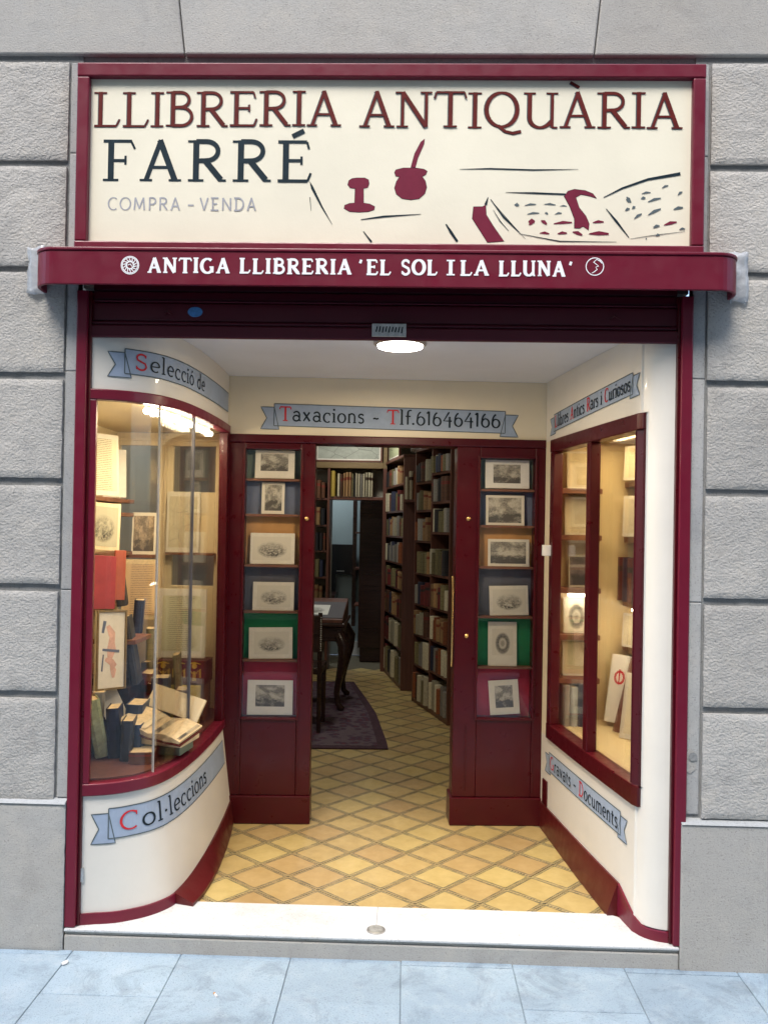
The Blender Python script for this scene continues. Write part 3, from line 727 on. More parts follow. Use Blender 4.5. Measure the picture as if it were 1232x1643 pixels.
# the drawing: stamp, inkpot with quill, desk lines and open book
ax, bx, az_, bz = 0, 0, 0, 0
def S2(px, py):   # drawing units of the board
    return (-1.156+(px-153)*.0022385+(py-206)*.00004, 2.978-(py-206)*.0022385+(px-153)*.0000262*0.5)
A = Lettering(sfn, .0003); B = Lettering(sfn, .0014)
def both(pts, out=.0032):
    P = [S2(*p) for p in pts]
    A.ribbon(P+[P[0]], [out]*(len(P)+1)); B.poly(P); A.cut(); B.cut()
def blob(cx, cy, rx, ry, n=16, a0=0): return [(cx+rx*math.cos(R(a0+360*i/n)), cy+ry*math.sin(R(a0+360*i/n))) for i in range(n)]
both([(565, 291), (570, 288), (578, 287), (590, 287), (596, 290), (597, 296), (595, 302), (588, 304), (588, 327), (598, 329), (606, 333), (605, 338), (596, 341), (581, 342), (566, 341), (557, 336), (558, 331), (566, 328), (574, 327), (575, 304), (567, 303), (563, 298)])
both([(638, 278), (640, 274), (652, 271), (672, 271), (685, 273), (690, 276), (688, 281), (682, 285), (687, 292), (689, 302), (686, 312), (677, 320), (664, 322), (650, 320), (641, 313), (638, 303), (641, 293), (646, 285), (640, 284)])
both([(664, 270), (671, 270), (675, 255), (685, 232), (686, 224), (680, 229), (670, 248)], .002)
both([(764, 333), (778, 333), (783, 330), (784, 346), (795, 364), (812, 388), (786, 390), (776, 374), (762, 352)])
both([(908, 316), (914, 308), (924, 305), (941, 307), (953, 312), (959, 319), (946, 315), (934, 313), (926, 318), (931, 334), (942, 348), (947, 360), (946, 370), (938, 364), (932, 367), (924, 367), (924, 352), (917, 333)])
A.build_each('drawing_outline', M['slate'], sg); B.build_each('drawing_shape', M['wine'], sg)
C = Lettering(sfn, .0012)
def ln(pts, ws): C.ribbon([S2(*p) for p in pts], [w_*.0028 for w_ in ws]); C.cut()
ln([(502, 293), (506, 303), (521, 333), (538, 362)], [.5, 3.4, 2.2, .4]); ln([(502, 318), (504, 340)], [1, .5])
ln([(584, 354), (620, 349), (680, 345)], [1, 2.5, .6]); ln([(588, 373), (601, 390)], [1, 2.6]); ln([(720, 361), (728, 374), (738, 389)], [1.5, 3.5, 3])
ln([(742, 273), (790, 272), (860, 274), (930, 273)], [.5, 1.8, 1.8, .4]); ln([(815, 310), (860, 311), (910, 313)], [.5, 2.2, 2.2])
ln([(783, 330), (787, 318)], [3.5, 1]); ln([(791, 321), (812, 350), (836, 374)], [.8, 2.4, .6]); ln([(795, 338), (806, 356), (820, 372)], [.4, 1.2, .4])
ln([(970, 318), (1000, 303), (1040, 289), (1091, 280)], [1, 2.4, 3, 4]); ln([(974, 336), (990, 356), (1010, 382)], [.8, 3, .8])
ln([(836, 376), (900, 388), (990, 389)], [.6, 1.4, .5]); ln([(800, 332), (822, 358), (846, 384)], [.3, 1.0, .3]); ln([(1012, 384), (1050, 378), (1098, 372)], [.4, .9, .4])
D = Lettering(sfn, .0012)
def dash(x0, y0, x1, y1, w_=2.6, L0=None): (L0 or D).ribbon([S2(x0, y0), S2((x0+x1)/2, (y0+y1)/2-1.2), S2(x1, y1)], [w_*.3*.00224, w_*.00224*1.2, w_*.5*.00224]); (L0 or D).cut()
for q in [(829, 330, 836, 331, 5), (845, 331, 863, 329), (876, 329, 894, 330), (901, 332, 912, 332, 1.6), (849, 345, 868, 343), (877, 343, 882, 345, 3), (893, 345, 904, 343)]: dash(*q, L0=D)
for q in [(1006, 317, 1013, 326, 4), (1010, 326, 1006, 320, 4), (1029, 320, 1036, 319, 4), (1030, 312, 1044, 310), (1062, 303, 1072, 299), (1004, 339, 1011, 336, 4), (1015, 336, 1020, 333, 4), (1040, 325, 1060, 319, 3.4), (1087, 314, 1094, 309, 3.4), (1018, 352, 1030, 344, 3.5), (1040, 346, 1060, 336, 4), (1080, 337, 1095, 334, 4), (1048, 366, 1058, 363, 4), (1052, 379, 1058, 378, 4), (1089, 369, 1098, 368, 3), (1036, 385, 1038, 384, 2)]: dash(*q, L0=D)
C.build_each('drawing_line', M['slate'], sg); D.build_each('drawing_dash', M['outline'], sg)
E_ = Lettering(sfn, .0012)
for q in [(851, 357, 861, 357, 7), (852, 362, 858, 358, 5), (871, 355, 880, 361, 5), (891, 360, 920, 358, 4), (953, 358, 970, 357, 4), (869, 375, 884, 376, 3.4), (897, 376, 912, 375, 4), (921, 373, 936, 378, 5), (947, 376, 978, 376, 5.5), (1065, 362, 1085, 357, 4.5)]: dash(*q, L0=E_)
E_.build_each('drawing_dash', M['wine'], sg)

# --- lettered maroon band with rounded ends
bd = thing('awning_band', 'maroon metal band lettered ANTIGA LLIBRERIA EL SOL I LA LLUNA in white under the sign', 'awning')
BZ0, BZ1 = 2.382, 2.512; BX0, BX1 = -1.338, 1.136; rr = .085
def ends(x0, x1, yb, yf, r):
    return [(x0, yb)]+[(x0+r+r*math.cos(R(a)), yf+r+r*math.sin(R(a))) for a in range(180, 271, 10)]+[(x1-r+r*math.cos(R(a)), yf+r+r*math.sin(R(a))) for a in range(270, 361, 10)]+[(x1, yb)]
outer = ends(BX0, BX1, -.001, -.125, rr)
ring = MB(); inner = ends(BX0+.012, BX1-.012, -.001, -.113, rr-.012)
n = len(outer); vs = [(*p, BZ0) for p in outer]+[(*p, BZ1-.012) for p in outer]+[(*p, BZ0) for p in inner]+[(*p, BZ1-.012) for p in inner]
fs = []
for i in range(n-1): fs += [(i, i+1, n+i+1, n+i), (2*n+i, 3*n+i, 3*n+i+1, 2*n+i+1), (i, 2*n+i, 2*n+i+1, i+1), (n+i, n+i+1, 3*n+i+1, 3*n+i)]
fs += [(0, n, 3*n, 2*n), (n-1, 3*n-1, 4*n-1, 2*n-1)]
ring.add(vs, fs); ring.build('valance', M['maroon_out'], bd, .003, smooth=False)
MB().prism(ends(BX0-.003, BX1+.003, -.001, -.129, rr+.003), BZ1-.0115, BZ1+.0, 'z').build('top_plate', M['maroon_out'], bd, .003)
bfn = lambda u, v, o: (u, -.125-o, v)
L_ = Lettering(bfn, .0009); random.seed(9)
for txt, a, b in (('ANTIGA', -.920, -.632), ('LLIBRERIA', -.600, -.208), ("'", -.185, -.168), ('EL', -.158, -.072), ('SOL', -.038, .088), ('I', .118, .150), ('LA', .165, .266), ('LLUNA', .298, .528), ("'", .538, .553)):
    L_.text(txt, a, b, 2.424, .052, .24, .17, .13, .10, 0, wob=.02, gap=.09)
L_.build_each('letter', M['white'], bd)
L_ = Lettering(bfn, .0009)
for r in (.031, .027): L_.ribbon([( -.982+r*math.cos(R(a)), 2.449+r*math.sin(R(a))) for a in range(0, 361, 15)], [.003]*25)
for i in range(14):
    a = R(i*360/14+6); L_.ribbon([(-.982+.013*math.cos(a), 2.449+.013*math.sin(a)), (-.982+.026*math.cos(a+.25), 2.449+.026*math.sin(a+.25))], [.005, .0015])
L_.ribbon([(-.982+.012*math.cos(R(a)), 2.449+.012*math.sin(R(a))) for a in range(0, 361, 20)], [.003]*19)
L_.ribbon([(-.99, 2.449), (-.980, 2.453), (-.975, 2.444)], [.003]*3)
L_.build('sun_emblem', M['white'], bd)
L_ = Lettering(bfn, .0009)
L_.ribbon([(.628+.030*math.cos(R(a)), 2.459+.030*math.sin(R(a))) for a in range(0, 361, 15)], [.0032]*25)
L_.ribbon([(.634, 2.484), (.624, 2.474), (.634, 2.466), (.641, 2.461), (.631, 2.457), (.636, 2.449), (.628, 2.442), (.618, 2.436)], [.002, .004, .0025, .004, .002, .003, .003, .002])
L_.ribbon([(.634, 2.484), (.646, 2.478), (.652, 2.470)], [.003, .004, .002])
L_.build('moon_emblem', M['white'], bd)
# strips of tape at both ends
def tape(x0, x1, z0, z1, seed):
    random.seed(seed); mb = MB(); nx, nz = 4, 9; vs = []
    for j in range(nz+1):
        for i in range(nx+1):
            e = .004 if (i in (0, nx) or j in (0, nz)) else 0
            vs.append((x0+(x1-x0)*i/nx+random.uniform(-e, e), -.006-random.uniform(.001, .012)*(1 if 0 < i else .3), z0+(z1-z0)*j/nz+random.uniform(-e, e)*2))
    fs = [(j*(nx+1)+i, j*(nx+1)+i+1, (j+1)*(nx+1)+i+1, (j+1)*(nx+1)+i) for j in range(nz) for i in range(nx)]
    mb.add(vs, fs); o = mb.build('tape_strip', M['tape'], bd, smooth=True, fix=False)
    sd = o.modifiers.new('solid', 'SOLIDIFY'); sd.thickness = .0012
tape(-1.398, -1.333, 2.378, 2.550, 1); tape(1.130, 1.196, 2.372, 2.552, 2)

# ================================================================== PORCH
door_rot = R(3.2); DO = Vector((-.1, 1.165, 0))
DM = Matrix.Translation(DO) @ Matrix.Rotation(door_rot, 4, 'Z')
BAY = Path([(-1.177, .026), (-1.10, .046), (-1.03, .085), (-.955, .170), (-.912, .315), (-.892, .52), (-.886, .75), (-.888, .95), (-.895, 1.122)], 8)
RWALL = Path([(.688, 1.205), (.70, 1.125), (.774, .62), (.851, .155), (.864, .105), (.885, .068), (.922, .042), (.968, .030)], 8)

# floor of the porch and the shop with diagonal hydraulic tiles
flo = struct('floor'); floM = flo
MB().box(-1.95, 1.3, .225, 6.7, -.14, FL-.010).build('tile_bed', M['screed'], flo)
T = .1815; tm = MB(); g = .0012; e = T/2-g; bv = .0012
tm.add([(-e, -e, -.012), (e, -e, -.012), (e, e, -.012), (-e, e, -.012), (-e, -e, -bv), (e, -e, -bv), (e, e, -bv), (-e, e, -bv), (-e+bv, -e+bv, 0), (e-bv, -e+bv, 0), (e-bv, e-bv, 0), (-e+bv, e-bv, 0)],
       [(0, 1, 5, 4), (1, 2, 6, 5), (2, 3, 7, 6), (3, 0, 4, 7), (4, 5, 9, 8), (5, 6, 10, 9), (6, 7, 11, 10), (7, 4, 8, 11), (8, 9, 10, 11)])
tme = bpy.data.meshes.new('tile'); tme.from_pydata(tm.v, [], tm.f); uvl = tme.uv_layers.new(name='UVMap')
for lp_ in tme.loops:
    c = tme.vertices[lp_.vertex_index].co; uvl.data[lp_.index].uv = ((c.x+T/2)/T, (c.y+T/2)/T)
tme.materials.append(M['tile'])
ang = R(45+4.0); ca, sa = math.cos(ang), math.sin(ang); ox, oy = -.337, .392
# overlap range only where they can be seen: porch, and the shop up to the far wall
rest = []
def in_view(x, y):
    if y < .13 or y > 5.75: return False
    if y < 1.25: return -.92 < x < .86
    Z = y+3.03; return -.62*Z/4.2-.12 < x < .30*Z/4.3+.12 and not (y > 3.3 and x > .42-(y-3.3)*.27+.1)
ntile = 0; cand = []
for i in range(-60, 60):
    for j in range(-60, 60):
        cx = ox+(i*T+T/2)*ca-(j*T+T/2)*sa; cy = oy+(i*T+T/2)*sa+(j*T+T/2)*ca
        if in_view(cx, cy): cand.append((cy, cx))
cand.sort(); random.seed(3)
for k, (cy, cx) in enumerate(cand):
    if k < 290:
        o = link('floor_tile', tme, flo); o.location = (cx, cy, FL+random.uniform(-.0006, .0006)); o.rotation_euler = (random.uniform(-.002, .002), random.uniform(-.002, .002), ang)
    else: rest.append((cx, cy))
if rest:
    vs = []; fs = []; uvs = []
    for cx, cy in rest:
        b = len(vs)
        for v in tm.v: vs.append((cx+v[0]*ca-v[1]*sa, cy+v[0]*sa+v[1]*ca, FL+v[2]))
        fs += [tuple(b+i for i in f) for f in tm.f]
    me = bpy.data.meshes.new('far_tiles'); me.from_pydata(vs, [], fs); ul = me.uv_layers.new(name='UVMap'); m12 = len(tm.v)
    for lp_ in me.loops:
        c = tm.v[lp_.vertex_index % m12]; ul.data[lp_.index].uv = ((c[0]+T/2)/T, (c[1]+T/2)/T)
    me.materials.append(M['tile']); o = link('far_tiles', me, flo); o['kind'] = 'stuff'

# porch ceiling
cl = struct('ceiling')
MB().prism([(-1.2, .06), (1.0, .06), (1.0, 1.30), (-1.2, 1.30)], ZC, ZC+.05).build('ceiling_panel', M['ceil'], cl)
lamp = thing('ceiling_lamp', 'round white glowing lamp flush on the porch ceiling behind the shutter', 'lamp', (-.040, .285, ZC))
MB().lathe([(.105, 0), (.105, -.018), (.094, -.024)], (0, 0, 0), 40).build('lamp_ring', M['metal'], lamp, smooth=False)
MB().lathe([(.092, -.020), (.088, -.030), (.05, -.036), (.001, -.037)], (0, 0, 0), 40).build('lamp_diffuser', M['lamp'], lamp, smooth=True)
def area(name, loc, rot, sx, sy, e, c, parent=None):
    d = bpy.data.lights.new(name, 'AREA'); d.shape = 'RECTANGLE'; d.size = sx; d.size_y = sy; d.energy = e; d.color = c
    o = bpy.data.objects.new(name, d); COL.objects.link(o); o.rotation_euler = rot; o.location = loc
    if parent: o.parent = parent
    return o
area('porch_light', (0, 0, -.045), (0, 0, 0), .16, .16, 4.6, (1, .80, .54), lamp)

# --- curved left display window
WT0, WT1, WB0, WB1 = 2.000, 2.040, .547, .592
bay = thing('curved_display_window', 'curved shop window with maroon rims and cream base bulging beside the entrance', 'shop window')
L = BAY.L; sy24 = BAY.s_at_y(.235); BAY.bat = .055
BAY.sweep(MB(), 0, L, .10, WB0, -.05, 0).build('lower_wall', M['cream_white'], bay, smooth=True)
BAY.sweep(MB(), 0, L, WT1, ZC-.001, -.05, 0).build('upper_wall', M['cream_white'], bay, smooth=True)
BAY.sweep(MB(), 0, L, WB0, WB1, -.035, .012).build('bottom_rail', M['maroon_out'], bay, .004, smooth=True)
BAY.sweep(MB(), 0, L, WT0, WT1, -.035, .012).build('top_rail', M['maroon_out'], bay, .004, smooth=True)
BAY.sweep(MB(), 0, .030, WB1, WT0, -.03, .010).build('window_stile', M['maroon_out'], bay, .003)
BAY.sweep(MB(), L-.07, L, WB1, WT0, -.03, .010).build('window_stile', M['maroon'], bay, .003)
def skprof(u):   # skirting: thin round the front, a sloped plinth along the porch
    t = 1 if u > sy24 else 0; d = max(0, (L-u)/(L-sy24)); o = .008+t*.075*d; zt = .118+.07*max(0, (u-sy24)/(L-sy24))
    return [(-.04, FL-.003 if t else SILL-.004), (o, FL-.003 if t else SILL-.004), (o, SILL+.012), (.008, zt), (-.04, zt)]
BAY.sweep(MB(), 0, sy24-.0005, 0, 0, 0, 0, prof=skprof).build('skirting', M['maroon_out'], bay, smooth=True)
BAY.sweep(MB(), sy24+.0005, L, 0, 0, 0, 0, prof=skprof).build('skirting', M['terra'], bay, smooth=True)
sA, sB = BAY.s_at_y(.185), BAY.s_at_y(.50)
for (a, b) in ((.0305, sA-.003), (sA+.003, sB-.003), (sB+.003, L-.0705)):
    BAY.sweep(MB(), a, b, WB1-.004, WT0+.004, -.018, -.012).build('glass_pane', M['glass'], bay, smooth=False)
BAY.sweep(MB(), sA-.0014, sA+.0014, WB1, WT0, -.020, -.010).build('glass_joint', M['jamb'], bay)
BAY.sweep(MB(), sB-.004, sB+.004, WB1, WT0, -.021, -.009).build('glass_joint', M['grey_card'], bay)
def banner(path, u0, u1, z0, z1, tail0, tail1, par, sl=0.0, tw=.06):
    """painted ribbon: body, swallow tails, outline"""
    fn = lambda u, v, o: path.pt(u, v+sl*(u-u0), o)
    n = max(30, int((u1-u0)/.015))
    A = Lettering(fn, .0010); B = Lettering(fn, .0022)
    dz = (z1-z0)*.16; hh = z1-z0
    def tail(ub, d, inner):
        P = [(ub-d*.025, z0-dz), (ub+d*tw, z0-dz), (ub+d*tw*.55, (z0+z1)/2-dz), (ub+d*tw, z1-dz), (ub-d*.0, z1-dz)]
        zm = (z0+z1)/2-dz; xa, xn, xb = ub-d*.025, ub+d*tw*.55, ub+d*tw
        A.strip(xa, xn, z0-dz, z1-dz, 8)
        A.strip(xn, xb, lambda u: zm+(z1-dz-zm)*(u-xn)/(xb-xn), z1-dz, 5); A.strip(xn, xb, z0-dz, lambda u: zm+(z0-dz-zm)*(u-xn)/(xb-xn), 5)
        B.ribbon(P+[P[0]], [.004]*6, step=.015)
    if tail0: tail(u0, -1, 0)
    if tail1: tail(u1, 1, 0)
    A.k += 2; A.off += .0004; A.strip(u0, u1, z0, z1, n)
    B.off += .0004
    B.ribbon([(u0, z0), (u1, z0)], [.004]*2, step=.015); B.ribbon([(u0, z1), (u1, z1)], [.004]*2, step=.015)
    B.ribbon([(u0, z0), (u0, z1)], [.004]*2); B.ribbon([(u1, z0), (u1, z1)], [.004]*2)
    A.build('banner', M['blue'], par); B.build('banner_outline', M['outline'], par)
    return fn
def words(fn, par, dark, red, u0, u1, z, h, **kw):
    txt = dark
    D_ = Lettering(fn, .0034); E2 = Lettering(fn, .0034)
    D_.text(txt, u0, u1, z, h, only=[i for i in range(len(txt)) if i not in red], **kw)
    E2.text(txt, u0, u1, z, h, only=red, **kw)
    D_.build_each('banner_letter', M['ink'], par); E2.build_each('banner_letter', M['red'], par)
KW = dict(K_=.13, m_=.11, t_w=.09, serif=.07, wob=.01, gap=.05)
fn = banner(BAY, .125, L-.03, 2.104, 2.196, True, False, bay)
words(fn, bay, 'Selecció de', [0], .16, .70, 2.122, .062, **KW)
fn = banner(BAY, .100, L-.05, .385, .495, True, False, bay)
words(fn, bay, 'Col·leccions', [0], .135, .80, .408, .070, **KW)
# small hinge at the foot of the base
BAY.sweep(MB(), .002, .018, .235, .285, .0, .008).build('base_latch', M['metal'], bay)

# inside of the left window
BF, BC = .598, 2.020
MB().prism([(-1.512, .062), (-1.18, .062), (-1.10, .085), (-1.02, .13), (-.97, .21), (-.935, .33), (-.925, .55), (-.92, 1.3), (-1.512, 1.3)], BF-.02, BF).build('window_floor', M['case'], bay)
MB().prism([(-1.512, .062), (-1.18, .062), (-1.10, .085), (-1.02, .13), (-.97, .21), (-.935, .33), (-.925, .55), (-.92, 1.3), (-1.512, 1.3)], BC, BC+.02).build('window_ceiling', M['cab'], bay)
box('window_side', M['cab'], bay, -1.532, -1.513, .03, 1.3, BF, BC)
box('window_front_return', M['cab'], bay, -1.512, -1.18, .048, .061, BF, BC)
# back: painted door with glazed openings
bw = []
def fb(x0, x1, z0, z1, y0=1.300, nm='back_panel', m='cab_wood'): box(nm, M[m], bay, x0, x1, y0, 1.325, z0, z1, .003)
fb(-1.53, -.90, 1.953, BC-.001); fb(-1.53, -1.494, BF, 1.9525); fb(-1.290, -1.215, BF, 1.9525); fb(-.996, -.90, BF, 1.9525)
fb(-1.2145, -.9965, 1.390, 1.714); fb(-1.2145, -.9965, BF, 1.230); fb(-1.4935, -1.2905, BF, 1.10)
box('door_moulding', M['cab_wood'], bay, -1.262, -1.246, 1.292, 1.2995, BF, 1.95)
box('door_moulding', M['cab_wood'], bay, -1.50, -.93, 1.286, 1.2995, 1.975, 1.99, .003)
for q in ((-1.4935, -1.2905, 1.10, 1.9525), (-1.2145, -.9965, 1.7145, 1.9525), (-1.2145, -.9965, 1.2305, 1.3895)):
    box('back_pane', M['glass'], bay, q[0], q[1], 1.312, 1.316, q[2], q[3])
# fluorescent tube on the ceiling behind the top rail
tube = thing('fluorescent_tube', 'glaring warm strip lamp along the top of the curved window', 'lamp', (0, 0, 0))
tp_ = [BAY.pt(u, 1.985, -.065) for u in [BAY.s_at_y(.16)+i*(BAY.s_at_y(1.0)-BAY.s_at_y(.16))/14 for i in range(15)]]
MB().tube(tp_, .013, 10).build('glowing_tube', M['tube'], tube, smooth=True)
for i in (1, 5, 9, 13): p = tp_[i]; MB().box(p[0]-.012, p[0]+.012, p[1]-.008, p[1]+.008, 1.965, 2.019).build('tube_clip', M['metal'], tube)
area('window_light', (-1.03, .62, 1.995), (0, 0, 0), .16, .8, 2.9, (1, .80, .48), tube)
# shelves on the left side wall of the bay
for z in (1.668, 1.600, 1.405, 1.165, .865):
    box('side_shelf', M['shelf'], bay, -1.511, -1.40, .25 if z < 1.3 else .55, 1.25, z-.02, z, .002)
box('back_shelf', M['shelf'], bay, -1.50, -1.285, 1.20, 1.299, 1.372, 1.388, .002)
box('back_shelf', M['shelf'], bay, -1.235, -.985, 1.24, 1.299, 1.3895, 1.402, .002)

# --- right wall with inset window
rw = thing('inset_display_window', 'straight side wall with a maroon framed two-pane display window', 'shop window')
LR = RWALL.L; a0, a1 = RWALL.s_at_y(1.10), RWALL.s_at_y(.088)
VT, VB = 1.990, .540
RWALL.sweep(MB(), 0, LR, .12, VB, -.005, 0).build('lower_wall', M['cream_white'], rw, smooth=True)
RWALL.sweep(MB(), 0, LR, VT, ZC-.001, -.005, 0).build('upper_wall', M['cream_white'], rw, smooth=True)
RWALL.sweep(MB(), 0, a0, VB, VT, -.05, 0).build('end_wall', M['cream'], rw, smooth=True)
RWALL.sweep(MB(), a1, LR, VB, VT, -.005, 0).build('end_wall', M['cream_white'], rw, smooth=True)
RWALL.sweep(MB(), a0, a1, VT-.062, VT, -.05, .014).build('frame_rail', M['maroon'], rw, .004)
RWALL.sweep(MB(), a0, a1, VB, VB+.075, -.05, .014).build('frame_rail', M['maroon'], rw, .004)
sm = RWALL.s_at_y(.585)
for (p, q) in ((a0, a0+.055), (a1-.045, a1), (sm-.024, sm+.024)):
    RWALL.sweep(MB(), p, q, VB+.0755, VT-.0625, -.034, .012).build('window_stile', M['maroon'], rw, .004)
for (p, q) in ((a0+.0555, sm-.0245), (sm+.0245, a1-.0455)):
    RWALL.sweep(MB(), p, q, VB+.07, VT-.057, -.030, -.025, step=.2).build('glass_pane', M['glass'], rw)
sr24 = RWALL.s_at_y(.235)
def skr(u):
    t = 1 if u < sr24 else 0; o = .008+t*.040*max(0, u/sr24); f = max(0, (u-sr24)/(LR-sr24)); zt = .200-.085*min(1, f*1.5)
    return [(-.04, FL-.003 if t else SILL-.004), (o, FL-.003 if t else SILL-.004), (o, SILL+.012), (.008, zt), (-.04, zt)]
RWALL.sweep(MB(), 0, sr24-.0005, 0, 0, 0, 0, prof=skr).build('skirting', M['terra'], rw, smooth=True)
RWALL.sweep(MB(), sr24+.0005, LR, 0, 0, 0, 0, prof=skr).build('skirting', M['maroon_out'], rw, smooth=True)
fn = banner(RWALL, .125, 1.035, 2.030, 2.112, True, True, rw, sl=.045)
words(fn, rw, 'Llibres Antics Rars i Curiosos', [0, 8, 15, 22], .140, 1.02, 2.046, .058, **KW)
fn = banner(RWALL, .13, .985, .385, .475, True, True, rw)
words(fn, rw, 'Gravats - Documents', [0, 10], .15, .965, .402, .062, **KW)
# cabinet interior behind it
CX1, CY1 = 1.225, 1.26
box('cabinet_back', M['cab'], rw, .68, CX1, CY1, CY1+.02, VB, 2.0)
box('cabinet_side', M['cab'], rw, CX1, CX1+.02, .06, CY1+.02, VB, 2.0)
MB().prism([(.755, CY1), (.91, .14), (.94, .105), (CX1, .07), (CX1, CY1)], VB+.005, VB+.055).build('cabinet_floor', M['cab'], rw)
MB().prism([(.755, CY1), (.91, .14), (.94, .105), (CX1, .07), (CX1, CY1)], 2.0, 2.03).build('cabinet_ceiling', M['cab'], rw)
for z in (1.758, 1.528, 1.268, 1.038, .825): box('back_shelf', M['shelf'], rw, .735, .955, 1.13, CY1-.001, z-.026, z, .002)
for z in (1.800, 1.524, 1.205, .985): box('side_shelf', M['shelf'], rw, 1.095, CX1-.001, .25, CY1-.001, z-.03, z, .002)
for nm, x0, x1, y0, y1, z, lb in (('shelf_lamp', .80, .91, 1.145, 1.17, 1.238, 'short glowing strip lamp under the third shelf seen through the far pane'), ('shelf_lamp', 1.11, 1.14, .45, 1.15, 1.172, 'long glowing strip lamp under the side shelf holding dark red books')):
    o = MB().box(x0, x1, y0, y1, z-.014, z).build(nm, M['tube'], None, .002); tag(o, lb, 'lamp', 'strip lamps in the side display window')
area('cabinet_light_top', (1.02, .65, 1.992), (0, 0, R(7)), .12, .9, 3.0, (1, .76, .40), rw)
area('cabinet_light_low', (1.06, .75, 1.155), (0, 0, 0), .08, .6, .6, (1, .80, .48), rw)

# switch box and small flap on the right wall
sb = tag(box('switch_box', M['plastic'], None, .655, .735, 1.065, 1.085, 1.425, 1.478, .004), 'small white plastic box fixed in the corner by the side window', 'switch')
q = RWALL.s_at_y(1.14)
fl_ = RWALL.sweep(MB(), q-.02, q+.045, .205, .325, 0, .008).build('wall_flap', M['maroon'], None, .002); tag(fl_, 'small maroon flap low on the cream side wall by the skirting', 'flap')

# --- wall over the doors
tw = thing('door_surround', 'cream wall and maroon transom above the shop doorway', 'wall', mat=DM)
box('upper_wall', M['cream'], tw, -.84, .86, .010, .10, 2.002, ZC-.001)
box('transom', M['maroon'], tw, -.82, .84, -.006, .14, 1.960, 2.0015, .006)
class Flat:
    def __init__(s, y): s.y = y
    def pt(s, u, z, o=0): return (u, s.y-o, z)
fn = banner(Flat(.010), -.572, .583, 2.046, 2.156, True, True, tw, sl=-.012, tw=.066)
words(fn, tw, 'Taxacions ~ Tlf.616464166', [0, 12], -.545, .560, 2.072, .072, **KW)

def cabinet_door(name, label, x0, x1, gx0, gx1, gz0, gz1, rows, cards, knobs):
    t = thing(name, label, 'door', mat=DM, group='glazed display doors')
    y0, y1 = 0.0, .13
    zt = 1.9595
    box('stile', M['maroon'], t, x0, gx0, y0, y1, .212, zt, .004); box('stile', M['maroon'], t, gx1, x1, y0, y1, .212, zt, .004)
    box('top_rail', M['maroon'], t, gx0+.0005, gx1-.0005, y0+.001, y1, gz1, zt-.001, .003)
    box('lower_panel', M['maroon'], t, gx0+.0005, gx1-.0005, y0+.001, y1, .2125, gz0, .003)
    box('plinth', M['maroon'], t, x0-.012, x1+.004, y0-.014, y1+.01, FL+.001, .2115, .004)
    # raised beading round the glass and round the lower field
    w_ = .012
    for (a, b, c, d) in ((gx0-w_, gx0, gz0-w_, gz1+w_), (gx1, gx1+w_, gz0-w_, gz1+w_), (gx0, gx1, gz1, gz1+w_), (gx0, gx1, gz0-w_, gz0)):
        box('glazing_bead', M['maroon'], t, a, b, y0-.008, y0+.004, c, d, .003)
    f0, f1 = x0+.06, x1-.06
    box('panel_bead', M['maroon'], t, f0, f0+.008, y0-.004, y0+.001, .245, gz0-.03, .002); box('panel_bead', M['maroon'], t, f1-.008, f1, y0-.004, y0+.001, .245, gz0-.03, .002)
    box('glass_pane', M['glass'], t, gx0+.001, gx1-.001, y0+.006, y0+.010, gz0+.001, gz1-.001)
    zs = [gz1]+rows+[gz0]
    for i in range(len(zs)-1):
        box('backing_card', M[cards[i]], t, gx0+.001, gx1-.001, .062, .066, zs[i+1], zs[i]-.0005)
    for z in rows: box('shelf', M['shelf'], t, gx0+.001, gx1-.001, .014, .0615, z-.006, z+.006, .001)
    for (kx, kz) in knobs: MB().lathe([(.009, 0), (.010, -.003), (.006, -.006), (.007, -.013), (.002, -.016)], (kx, y0-.0005, kz), 12, 'y').build('keyhole_plate', M['brass'], t, smooth=True)
    return t
cards = ['grey_green', 'slate_blue', 'tan_card', 'grey_card', 'green_card', 'crimson_card']
dL = cabinet_door('display_door', 'maroon glazed display door left of the doorway with six prints', -.795, -.362, -.708, -.434, .596, 1.928, [1.776, 1.599, 1.347, 1.117, .875], cards, [(-.400, 1.586)])
dR = cabinet_door('display_door', 'maroon glazed display door right of the doorway with six prints', .345, .806, .462, .738, .606, 1.905, [1.746, 1.564, 1.357, 1.108, .855], cards, [(.405, 1.60), (.405, 1.014)])
MB().tube([(.333, .01, .86), (.333, .0, .90), (.333, .0, 1.27), (.333, .01, 1.31)], [.004, .0055, .0055, .007], 8).build('long_bolt', M['brass'], dR, smooth=True)
